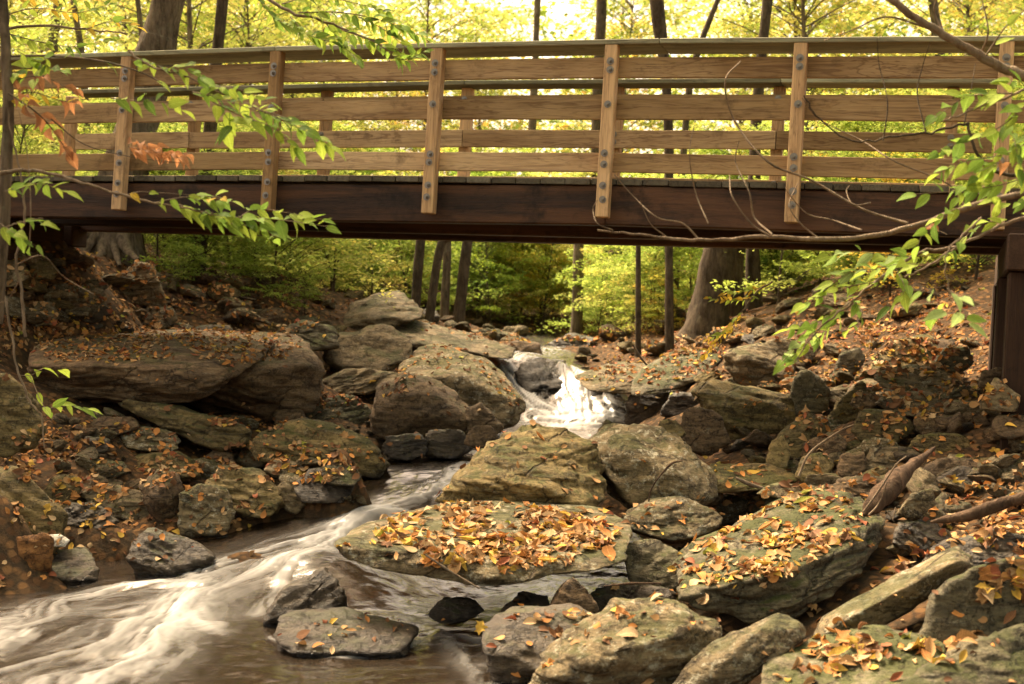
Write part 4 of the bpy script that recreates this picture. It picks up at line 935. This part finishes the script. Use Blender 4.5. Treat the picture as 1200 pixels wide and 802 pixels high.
while n1 < 190 and tries < 9000:
    tries += 1; y = 14.6+22*random.random()**1.5; x = random.uniform(-.44, .44)*y
    if y < 20 and -2.4 < x < 2.6: continue
    if -1.2 < x < 2.0 and y < 24: continue
    if -2.6 < x < 0 and y < 17: continue
    if 770 < 600+F*x/y < 910 and y < 18.5: continue
    if not try_spot(x, y, .9): continue
    k = random.choices(range(7), [5, 4, 3, 5, 1.6, 2, 3])[0]; dist = 'close' if y < 20 else 'midway' if y < 28 else 'far back'
    plant(SAP[k], x, y, random.uniform(.55, 1.05)*(1 if y > 20 else .75), '%s understory sapling behind the %s, %s' % (KIND[SAP[k][0]], side(x, y), dist), 'sapling', 'sapling', 'understory saplings beyond the footbridge'); n1 += 1
for px, py, D, s_, k in [(x_+random.uniform(-12, 12), y_, d_, sc0, kk) for row in [
        [(205, 330, 17, .42, 0), (250, 335, 17, .45, 3), (275, 330, 18, .5, 0), (300, 340, 16.5, .45, 3), (325, 330, 18, .6, 0), (350, 345, 16.5, .42, 2), (372, 335, 18.5, .6, 3), (395, 345, 17.5, .45, 0), (418, 345, 19, .6, 3), (440, 350, 18, .45, 0), (462, 352, 20, .55, 3), (485, 358, 20, .45, 4), (510, 362, 21, .5, 0), (535, 366, 21, .42, 6), (560, 372, 22, .5, 3), (590, 375, 24, .55, 4), (615, 378, 25, .5, 6), (640, 378, 26, .6, 4), (600, 374, 20, .5, 6), (626, 376, 21, .5, 4), (650, 378, 22, .45, 0), (575, 372, 20, .45, 3), (665, 378, 25, .5, 4), (690, 375, 23, .5, 0), (712, 372, 22, .5, 3), (735, 370, 21, .5, 6), (765, 368, 20, .5, 0), (905, 350, 18, .5, 3), (930, 345, 18, .5, 0), (955, 340, 18, .55, 6), (985, 335, 18, .6, 3), (1015, 330, 18, .6, 0), (1045, 325, 17, .5, 6), (1075, 320, 17, .55, 3), (1105, 315, 17, .5, 0), (740, 398, 17, .25, 6), (772, 395, 16.5, .25, 4), (345, 372, 15.5, .22, 3), (300, 362, 15.5, .2, 0), (215, 350, 15.2, .2, 3)]] for x_, y_, d_, sc0, kk in row]:
    dt = terr_hit(px, py); s_ *= .8 if dt < 13 else 1; D = dt+.2 if 9 < dt < 27 else D; q = P(px, py, D)
    plant(SAP[k], q[0], q[1], s_*1.25, 'low %s shrub behind the %s, %s' % (KIND[SAP[k][0]], side(q[0], q[1]), 'closest' if D < 17.2 else 'mid row' if D < 20 else 'far back'), 'shrub', 'shrub', 'low leafy shrubs at the foot of the woods')
spots = []; n2 = 0; tries = 0
while n2 < 44 and tries < 4000:
    tries += 1; y = 23+31*random.random(); x = random.uniform(-.46, .46)*y
    if -3.5 < x < 5 and y < 33: continue
    if not try_spot(x, y, 2.2): continue
    k = random.randrange(5); dist = 'close' if y < 30 else 'midway' if y < 40 else 'far back'
    plant(TREE[k], x, y, random.uniform(.75, 1.15), '%s leafed tree behind the %s, %s' % (KIND[TREE[k][0]], side(x, y), dist), 'tree', 'forest_tree', 'leafy forest trees behind the footbridge'); n2 += 1
V, Fc, c, C = foliage_geo(2200, .14, 5.5, 10, 2.6, PAL['l']+PAL['y'][:1], 470, 50, .15, .9)
THIN = new_mesh('crown', V-np.array([0, 0, 5.]), Fc, 'foliage', False, c)
# unseen tall trees added round the clearing so their crowns shade the foreground
V, Fc, c, C = foliage_geo(5500, .15, 5.2, 11, 4.2, PAL['l']+PAL['y'][:1]+PAL['g'], 450, 90, .2, 1.0)
st, lb = limbs_geo(C, 11, .16, 451, .5)
TALL = ('l', 11, new_mesh('crown', V, Fc, 'foliage', False, c), new_mesh('trunk', *st, 'bark'), new_mesh('branches', *lb, 'bark'))
for (x, y, s_, w_) in [(-5.2, 2.5, 1, 'left of the foreground pool'), (5.0, 1.5, 1, 'right of the viewpoint'), (-6.8, 8.5, 1, 'on the left bank beside the bridge end'), (6.6, 6.5, 1, 'on the right bank before the bridge end'),
                       (.5, -5, 1.1, 'directly behind the viewpoint'), (-4.5, -4, 1.1, 'behind the viewpoint to the left'), (8.2, 12.5, 1, 'beyond the right bridge end'), (-8.8, 14.5, 1, 'beyond the left bridge end'), (5.5, -5, 1.1, 'behind the viewpoint to the right')]:
    plant(TALL, x, y, s_, 'tall unseen tree %s, outside the picture' % w_, 'tree', 'forest_tree', 'unseen trees added to shade the stream clearing')
# far slope, one mass
rg = np.random.default_rng(5); n = 90000
y = rg.uniform(52, 90, n); x = rg.uniform(-.5, .5, n)*y; z = ground_z(x, y)+rg.uniform(0, 1, n)**1.3*11
cl = fbm(np.stack([x/3.5, y/6, z/2.2], -1), 3, 8); kp = cl > -.12; x, y, z, cl = x[kp], y[kp], z[kp], cl[kp]; n = len(x)
p = np.stack([x, y, z], -1); th = rg.uniform(0, 6.28, n); nz = rg.normal(0, .6, (n, 3))+[0, -.4, .8]; nz /= np.linalg.norm(nz, axis=1)[:, None]
xx = np.stack([np.cos(th), np.sin(th), 0*th], -1); xx -= nz*(xx*nz).sum(1)[:, None]; xx /= np.linalg.norm(xx, axis=1)[:, None]; yy = np.cross(nz, xx); L = rg.uniform(.2, .42, n)[:, None]
V = np.stack([p-xx*L*.5, p+yy*L*.35, p+xx*L*.5, p-yy*L*.35], 1).reshape(-1, 3)
allp = np.array(PAL['l']+PAL['y'][:1]+PAL['o'][:1]+PAL['g']*2); c = .8*allp[(np.clip((fbm(p/4., 2, 31)+1)/2, 0, .999)*len(allp)).astype(int)]*rg.uniform(.8, 1.25, (n, 1))
tag(link('distant_forest', new_mesh('distant_forest', V, np.arange(4*n).reshape(-1, 4), 'foliage', False, np.repeat(c, 4, 0))), 'far wooded hillside of yellow green autumn leaves behind everything', 'forest', kind='stuff')

# individual trunks seen in the photograph
def trunk_tree(label, px_pts, D, radii_px, mt='bark', flare=0, group='tree trunks beyond the footbridge', crown=None, name='forest_tree', up=3.0, seg=14):
    pts = [P(a, b, D) for a, b in px_pts]
    x0, y0 = pts[0][0], pts[0][1]; pts[0][2] = min(pts[0][2], float(ground_z(x0, y0))-.1)
    d = pts[-1]-pts[-2]; d /= np.linalg.norm(d); pts.append(pts[-1]+d*up); rad = [r*D/F for r in radii_px]+[radii_px[-1]*.75*D/F]
    q = smooth_path(pts, 10); tt = np.linspace(0, len(rad)-1, len(q)); rr = np.interp(tt, range(len(rad)), rad)
    if flare: rr = rr*(1+flare*np.exp(-np.linspace(0, 10, len(q))*1.6))
    V, Fc = tube_geo(q, rr, seg, .12, len(label)); b = q[0].copy()
    o = tag(empty(name, b), label, 'tree', group); link('trunk', new_mesh('trunk', V-b, Fc, mt), o)
    if crown is not None:
        cr = link('crown', TREE[crown][2] if D > 29 else THIN, o); cr['kind'] = 'stuff'; s = .9; cr.scale = (s, s, s*.6); cr.location = (q[-1]-b)-np.array([0, 0, .6]); cr.rotation_euler.z = D
    return o, q, rr
big, bq, br_ = trunk_tree('big lichen-covered tree with spreading roots at the left end of the bridge', [(128, 300), (135, 240), (165, 130), (185, 50), (198, 0)], 14.5, [38, 29, 24, 21, 19], 'bark', .35, crown=0, up=4, seg=20)
g = []
for k, (s_, r0) in enumerate([('118,270 98,295 84,325', 10), ('125,275 118,300 110,318', 9), ('140,275 150,295 162,305', 9), ('132,278 136,296 140,312', 7), ('110,262 88,285 60,296', 8)]):
    pts = [P(a, b, 14.3-.25*i) for i, (a, b) in enumerate(tupp(s_))]; q = smooth_path(pts, 6); g.append(tube_geo(q, r0*14/F*np.linspace(1, .3, len(q)), 8, .2, k))
V, Fc = merge(g); b = np.array(big.location); link('roots', new_mesh('roots', V-b, Fc, 'bark'), big)
o, q_, r_2 = trunk_tree('slimmer dark tree on bare roots at the bank edge, left of centre', [(226, 345), (230, 310), (236, 270), (246, 150), (262, -10)], 15.0, [16, 11, 9, 8, 7], 'barkd', .4, crown=2)
g = []
for k, (s_, r0) in enumerate([('222,330 205,345 212,365 216,374', 4), ('224,330 196,332 190,345', 4), ('232,335 245,350 262,352', 4), ('228,335 228,350 232,366', 3.5), ('234,330 270,345 300,352', 3)]):
    pts = [P(a, b, 14.8-.2*i) for i, (a, b) in enumerate(tupp(s_))]; q = smooth_path(pts, 6); g.append(tube_geo(q, r0*14/F*np.linspace(1, .4, len(q)), 7, .2, k+9))
V, Fc = merge(g); link('roots', new_mesh('roots', V-np.array(o.location), Fc, 'bark'), o)
TR_ = [('thin dark trunk crossing behind the bridge near the second post from the right', [(786, 366), (784, 300), (782, 120), (768, -10)], 17, [5, 5, 6, 8], 'barkd'),
       ('thin straight trunk just left of the thin dark one under the bridge', [(749, 362), (748, 300), (749, 255), (750, 226)], 17.3, [3.5, 3.3, 3, 2.5], 'barkd'),
       ('massive grey-brown double trunk right of centre under the bridge', [(826, 385), (838, 330), (846, 270), (850, 225)], 17.5, [26, 20, 18, 17], 'barkd'),
       ('second stem beside the massive double trunk', [(862, 370), (862, 320), (866, 270), (868, 228)], 17.9, [13, 10, 9, 9], 'barkd'),
       ('orange-barked trunk right of the massive double trunk', [(884, 365), (882, 290), (886, 150), (900, -10)], 18, [9, 8, 7, 6], 'barkd'),
       ('narrow grey trunk seen under the bridge at the right', [(993, 340), (995, 300), (996, 260), (997, 232)], 17.6, [6, 5.5, 5, 4], 'bark'),
       ('leaning trunk left of centre beside the flat-topped boulder', [(536, 362), (546, 300), (552, 250), (555, 225)], 18.5, [7, 6, 5, 4], 'barkd'),
       ('dark trunk left of the leaning trunk', [(486, 330), (492, 290), (497, 250), (499, 228)], 17.5, [6, 5.5, 5, 4], 'barkd'),
       ('crooked dark trunk bending right under the bridge', [(502, 322), (515, 295), (530, 276), (575, 250), (600, 235)], 17.4, [5, 5, 5, 4, 3], 'barkd'),
       ('slim trunk between the crooked and the leaning trunk', [(522, 350), (524, 290), (526, 250), (527, 226)], 18.6, [5, 5, 4, 4], 'bark'),
       ('pale slender trunk straight upstream', [(676, 360), (678, 300), (679, 260), (680, 225)], 22, [7, 6, 5, 4], 'bark'),
       ('broad dim trunk far upstream right of the pale one', [(700, 360), (701, 300), (700, 150), (705, 0)], 32, [9, 8, 7, 6], 'barkd'),
       ('forked grey trunk in the upper left corner', [(70, 250), (66, 120), (62, 50), (70, -10)], 24, [7, 6, 6, 5], 'bark'),
       ('thin crooked trunk left of the big lichen-covered tree', [(110, 280), (100, 120), (95, 60), (84, -10)], 20, [4, 4, 4, 3], 'bark'),
       ('slender trunk rising behind the slope left of the slimmer dark tree', [(180, 318), (184, 280), (178, 150), (160, -10)], 18, [4.5, 4, 3.5, 3], 'bark'),
       ('leaning dark trunk above the handrail right of centre', [(790, 300), (806, 120), (822, 50), (845, -10)], 22, [4, 4, 4, 3], 'barkd'),
       ('grey trunk at the upper right behind the handrail end', [(1110, 320), (1108, 150), (1100, 50), (1092, -10)], 26, [8, 7, 6, 5], 'bark'),
       ('far thin trunk above the centre of the bridge', [(620, 330), (622, 200), (628, 50), (630, -10)], 36, [5, 5, 4, 4], 'bark')]
for i, (l_, pp, D, rr, mt) in enumerate(TR_):
    short = pp[-1][1] > 200
    trunk_tree(l_, pp, D, rr, mt, .2, crown=None if short else i % 5, up=.05 if short else 3.0)

# ------------------------------------------------------------------ near branches with single leaves
LIVE = {}
for c in GREENC:
    LIVE[c] = []
    for (W_, fo, cu) in [(.5, .25, .25), (.58, .15, .4), (.44, .35, .1)]:
        v, f = leaf_mesh('leaf', 1, W_, 'wide' if c != 'rust' else 'oval', fo if c != 'rust' else .9, cu if c != 'rust' else .7); LIVE[c].append(new_mesh('leaf', v, f, 'live_'+c))
def set_w(o, par, mw): o.matrix_local = Matrix.Translation(-par.location) @ mw
def put_leaf(par, pos, d, nrm, L, c):
    x = Vector(d).normalized(); z = Vector(nrm); z = (z-x*z.dot(x)).normalized(); y = z.cross(x)
    mm = Matrix(((x.x*L, y.x*L, z.x*L, pos[0]), (x.y*L, y.y*L, z.y*L, pos[1]), (x.z*L, y.z*L, z.z*L, pos[2]), (0, 0, 0, 1)))
    o = link('leaf', random.choice(LIVE[c]), par); set_w(o, par, mm)
def branch(label, D, path, r0, r1, twigs=(), mt='twig', cat='branch', name='branch', group=None):
    """path in photo pixels (x,y[,depth offset]); twigs: (path, r, n leaves, leaf length px, colours)"""
    pts = [P(p[0], p[1], D+(p[2] if len(p) > 2 else 0)) for p in tupp(path)]; q = smooth_path(pts, 6); b = q[0].copy()
    q[1:-1] += RNG.normal(0, .003, (len(q)-2, 3))*D/6
    o = tag(empty(name, b), label, cat, group); V, Fc = tube_geo(q, np.linspace(r0, r1, len(q))*D/F, 7, .1, 3); link('stem', new_mesh('stem', V-b, Fc, mt), o)
    for (tp, r, n, ll, cols) in twigs:
        ll *= 1.0; n = int(n*1.45) if n > 3 else n; ll *= .78 if 'rust' in cols else .95
        pts = [P(p[0], p[1], D+(p[2] if len(p) > 2 else random.uniform(-.1, .1))) for p in tupp(tp)]; q = smooth_path(pts, 6)
        if r > 0: V, Fc = tube_geo(q, np.linspace(r, r*.4, len(q))*D/F, 5); link('twig', new_mesh('twig', V-b, Fc, mt), o)
        for i in range(n):
            t = (i+.6)/n*(len(q)-1); j = min(int(t), len(q)-2); p = q[j]+(q[j+1]-q[j])*(t-j); tg = q[j+1]-q[j]; tg /= np.linalg.norm(tg)
            sd = 1 if i % 2 else -1; upv = np.array([0, -.25, 1.]); lat = np.cross(tg, upv); lat /= np.linalg.norm(lat)+1e-9
            inpl = np.cross(tg, np.array([0, 1., .3]))   # sideways as seen from the stream
            d = tg*.75+(.45*lat+.75*inpl)*sd*random.uniform(.5, 1.1)+np.array([0, 0, -.25])+RNG.normal(0, .2, 3)
            if i == n-1: d = tg+np.array([0, 0, -.1])
            nr = np.array([0, -.65, .75])+RNG.normal(0, .3, 3)
            put_leaf(o, p+RNG.normal(0, .004, 3), d, nr, ll*D/F*random.uniform(.7, 1.2), random.choice(cols))
    return o
G1 = ['green', 'lime', 'green', 'lime', 'deep']; G2 = ['lime', 'green', 'gold']; G3 = ['pale', 'green', 'lime']
branch('long pale bare branch curving across the right half of the bridge', 5.6, '1230,222 1150,238 1080,262 1000,280 900,278 820,282 760,277 700,270', 4.5, 1.2,
       [('1064,262 1010,245 952,212 900,190 860,140 850,95 868,72', 1.8, 0, 0, []), ('905,278 880,262 858,230 855,205', 1.5, 0, 0, []), ('905,275 884,255 878,225 862,190 866,165', 1.3, 0, 0, []),
        ('820,282 800,262 770,255 742,230 720,205', 1.4, 0, 0, []), ('780,277 762,262 750,235', 1.0, 0, 0, []), ('960,280 938,262 925,240 935,215', 1.2, 0, 0, []), ('1010,270 975,258 945,250 920,222', 1.2, 0, 0, []),
        ('1020,238 1000,240 992,225 996,217', 1.1, 0, 0, []), ('1130,240 1110,215 1050,190 1010,165 960,140 940,115', 1.2, 0, 0, []), ('830,262 815,225 808,180 815,140', 1.0, 0, 0, []), ('718,270 700,262 695,245 700,235', 1.0, 0, 0, [])])
branch('thick grey limb slanting down from the top right corner', 5.2, '1035,-10 1060,12 1100,38 1140,60 1180,82 1230,100', 4.0, 6.5,
       [('1095,36 1040,20 1000,35 965,48', 1.4, 0, 0, []), ('1110,45 1095,15 1100,-10', 1.4, 0, 0, []), ('1150,62 1158,35 1148,-10', 1.5, 0, 0, []), ('1155,66 1180,30 1210,5', 1.2, 3, 20, G2)])
branch('dark twig hanging down among the leaves at the right', 5.3, '1215,205 1170,203 1145,180 1135,150 1130,145 1090,155 1050,160 1000,165 960,140 942,112', 2.2, .8,
       [('1035,165 1040,120 1030,75 1028,45', 1.0, 0, 0, []), ('1085,155 1075,110 1082,75 1090,50', 1.0, 0, 0, []), ('1130,145 1138,105 1143,75', .9, 0, 0, [])], 'barkd')
branch('green leafy spray hanging in front of the right handrail end', 5.0, '1230,95 1190,110 1150,125 1110,140 1090,145', 2.0, .8,
       [('1190,110 1160,110 1130,115 1095,138', .9, 9, 26, G1), ('1200,125 1170,150 1130,165 1095,180', .9, 10, 26, G1), ('1215,160 1180,180 1130,190 1095,205', .9, 11, 25, G1), ('1225,200 1180,215 1140,222 1070,228', .9, 11, 26, G1),
        ('1180,130 1190,170 1195,200', .7, 6, 24, G1), ('1170,190 1150,200 1120,235', .7, 8, 24, G1), ('1210,140 1200,100 1180,95', .7, 6, 24, G2), ('1150,200 1190,185 1210,195', .4, 2, 34, ['rust', 'rust'])])
branch('leafy twig under the bridge end with one orange leaf', 5.2, '1230,248 1180,262 1130,285 1090,310 1060,325', 2.6, .9,
       [('1130,240 1110,250 1085,268 1075,290', .7, 7, 24, G1), ('1180,262 1150,262 1120,290 1110,300', .7, 8, 24, G1), ('1160,265 1170,240 1150,225', .7, 6, 22, G1), ('1110,275 1095,268', .4, 1, 24, ['rust']),
        ('1090,310 1050,310 1010,320', .7, 6, 26, G3), ('1200,255 1210,230 1190,240', .6, 5, 24, G1)])
branch('drooping leafy twig over the right bank reaching down to a pointed tip', 5.6, '1120,290 1070,300 1020,335 990,362 960,385 930,425', 2.2, .7,
       [('1090,300 1050,300 1000,295 970,300', .7, 8, 24, G3), ('1070,300 1040,315 1000,318 965,340', .8, 10, 24, G3), ('1030,330 1000,335 970,345 940,358', .8, 9, 22, G1), ('1010,345 980,365 950,380 925,385', .8, 9, 22, G1),
        ('990,362 970,385 950,400 915,430', .8, 10, 22, G1), ('960,385 940,400 915,425', .6, 6, 20, ['green', 'pale']), ('1050,315 1060,340 1040,360', .6, 5, 22, G1), ('1000,350 1010,370 990,385', .6, 5, 20, G1)])
branch('hanging sprig of broad beech leaves against the dark bridge pile', 4.6, '1150,255 1115,290 1108,310 1112,340 1118,365', 1.4, .6,
       [('1108,335 1085,340 1075,345', .5, 2, 34, ['pale', 'green']), ('1110,338 1120,345 1132,350', .5, 2, 36, ['pale', 'lime']), ('1115,362 1100,368 1092,375', .5, 2, 36, ['pale', 'green']), ('1116,366 1130,372 1140,378', .5, 3, 38, ['pale', 'green']), ('1112,350 1104,358', .3, 1, 20, ['lime'])])
branch('left sapling stem with rusty dried leaves in front of the railing', 5.4, '2,-20 6,60 10,130 8,200 4,290 -4,380', 6.0, 7.0,
       [('10,110 40,130 60,150 80,180', 1.2, 9, 27, ['rust']), ('8,120 35,108 70,118 90,120', .9, 7, 26, ['rust', 'gold', 'rust']), ('10,95 50,90 90,110', .7, 5, 24, ['rust', 'gold']), ('6,66 60,66 120,72 165,85 190,98', 1.6, 4, 22, G2),
        ('60,140 100,170 160,185 220,192', .9, 0, 0, []), ('150,172 180,178 215,182', .5, 10, 25, ['rust']), ('160,165 180,175 215,188', .5, 7, 25, ['rust']), ('60,68 30,80 20,90', .5, 5, 22, G1), ('20,60 60,80 75,82', .5, 5, 20, G1),
        ('70,60 50,75 40,95', .4, 4, 22, G1)], 'bark', cat='sapling', name='sapling')
branch('pale bare branch sweeping right below the left deck edge', 5.2, '0,204 40,200 90,212 130,225 190,240 250,250', 2.6, 1.0,
       [('180,238 210,232 250,230 275,238', .8, 8, 20, G1), ('210,240 240,250 280,255 330,258 385,266', .9, 16, 24, G1), ('240,248 260,260 290,265 330,275', .7, 11, 24, G1), ('280,255 300,245 340,250 380,258', .6, 9, 22, G1),
        ('225,236 240,231 262,234', .5, 6, 22, G2), ('300,258 310,268 325,280', .5, 6, 22, G1), ('60,205 45,215 20,222', .5, 4, 20, G1), ('150,228 170,225 240,230', .6, 3, 18, ['gold', 'lime'])])
branch('long green leafy branch across the left railing posts', 5.0, '150,60 175,78 215,88 260,110 310,130 360,150 385,170', 1.4, .6,
       [('152,70 175,72 190,80', .5, 4, 22, G1), ('190,82 215,80 245,95', .6, 8, 22, G1), ('130,115 160,118 190,120 215,128', .6, 7, 22, G1), ('225,108 260,115 300,130 340,140', .8, 16, 23, G1), ('250,120 280,135 320,150 345,175', .8, 13, 24, G1),
        ('300,128 330,140 360,155 388,172', .7, 13, 22, G1), ('260,130 270,145 262,155', .5, 4, 26, G1), ('240,100 280,105 320,122', .6, 9, 20, G1)])
branch('overhanging maple-like spray of bright leaves at the top centre-left', 6.5, '290,-20 330,10 380,25 430,45 470,62', 2.4, .8,
       [('330,5 370,-5 420,5 460,15', .8, 18, 17, G1), ('350,15 400,15 450,25 500,45', .9, 24, 17, G1), ('380,25 400,50 420,72', .7, 14, 17, G1), ('400,35 440,50 470,70 500,60', .8, 20, 17, G1), ('340,20 360,40 390,50', .7, 14, 17, G1),
        ('300,-5 320,20 340,30', .7, 12, 17, G1), ('420,20 450,35 480,60', .7, 12, 17, G1)])
branch('bright leafy twigs in the top left corner above the handrail', 6.8, '-20,40 40,30 100,35 150,40', 2.0, .8,
       [('0,20 40,10 90,15 130,5', .8, 16, 15, G2), ('10,40 50,50 90,55 130,45', .8, 16, 15, G1), ('100,35 130,25 160,30', .6, 8, 15, G2), ('20,0 60,-5 110,0', .6, 10, 15, G2)])
branch('low sprig of broad leaves at the far left below the beam', 5.0, '-10,262 10,265 30,258 50,256', 1.0, .5, [('0,262 20,275 45,290', .4, 6, 22, G1), ('20,262 40,258 55,262', .4, 5, 20, G1), ('5,225 40,215 80,225', .6, 9, 20, G1)])
branch('pair of thin leafless stems at the left edge in front of the abutment', 5.3, '30,395 24,340 20,300 28,260 25,210 12,150 8,110', 1.8, .9, [('34,300 36,240 32,180 22,130', .9, 0, 0, []), ('22,330 10,350 0,355', .8, 0, 0, []), ('20,310 50,300 75,325 110,345', .9, 0, 0, [])], 'twig')
branch('slender curved stem with four bright leaves beside the huge ledge', 7.5, '0,330 12,380 20,430 32,465 48,490 52,525', 1.6, .8, [('22,440 35,440 44,436', .4, 2, 26, ['lime']), ('40,436 60,430 78,436', .4, 2, 26, ['lime', 'green']), ('35,440 48,470 54,480', .6, 2, 22, ['lime']), ('54,480 75,475 105,480', .5, 6, 20, ['lime', 'green'])])
branch('yellow leafy twig drooping over the dark hollow at the right', 11.0, '905,330 880,350 860,380 850,400 832,415', 1.2, .5, [('870,365 850,388 828,398', .5, 12, 10, ['gold', 'lime']), ('860,380 840,400 825,418', .5, 14, 10, ['gold']), ('900,335 880,340 850,345', .5, 14, 10, ['lime', 'gold']), ('890,350 860,352 830,350', .5, 14, 10, ['lime', 'gold'])])
# driftwood and sticks
def log(label, D, path, radii, mt='dead', cat='log', name='driftwood_log', twigs=()):
    pts = [P(*(p if len(p) > 2 else (p[0], p[1], 0))[:2], D+(p[2] if len(p) > 2 else 0)) for p in tupp(path)]; q = smooth_path(pts, 8); b = q[0].copy()
    o = tag(empty(name, b), label, cat); rr = np.interp(np.linspace(0, 1, len(q)), np.linspace(0, 1, len(radii)), radii)*D/F
    V, Fc = tube_geo(q, rr, 12, .5, 5); link('log' if cat == 'log' else 'stick', new_mesh('log', V-b, Fc, mt), o)
    for tp, r in twigs:
        q = smooth_path([P(p[0], p[1], D-.1) for p in tupp(tp)], 5); V, Fc = tube_geo(q, np.linspace(r, r*.4, len(q))*D/F, 6); link('splinter', new_mesh('splinter', V-b, Fc, 'twig'), o)
log('weathered driftwood log leaning between the mossy rock and the right bank', 6.75, '1012,604 1035,580,.1 1065,550,.3 1096,524,.5', [1.5, 9, 10, 11, 10, 9, 8, 7, 5, 1], twigs=[('1012,600 1030,575 1050,545 1062,535', 1.6), ('1018,604 1030,590 1040,565', 1.3), ('1040,600 1048,612', 1), ('1050,595 1046,610', 1)])
log('brown fallen branch lying along the right bank at the frame edge', 6.3, '1090,612 1130,605 1170,592 1220,578', [1, 5, 6, 7, 7, 7, 7.5, 8], twigs=[])
log('thin bare stick propped over the round olive stone', 8.2, '936,558 950,530 985,505 1000,498', [1.6, 1.4, 1.2, .8], 'twig', 'stick', 'stick')
log('crooked brown twig resting on the wide speckled boulder', 8.0, '760,588 765,570 785,545 800,540', [1.2, 1.2, 1.5, .8], 'dead', 'stick', 'stick')
log('short stick among leaves in front of the flat slab', 6.3, '498,650 525,668 545,680 562,690', [1.2, 1.6, 1.5, 1.2], 'twig', 'stick', 'stick')
log('pale stick on the flat rock right of the boulders', 8.2, '862,560 880,568 915,578', [1.2, 2.0, 1.4], 'twig', 'stick', 'stick')
log('thin dead branch in the upper pool hollow', 11.5, '742,405 750,418 758,428', [1.5, 1.3, 1.], 'twig', 'stick', 'stick')
log('floating stick in the dark water below the right of the flat slab', 6.4, '708,687 740,684 775,684', [1.3, 1.5, 1.2], 'dead', 'stick', 'stick')
print('done', time.time()-T0, 'objects', len(bpy.data.objects))
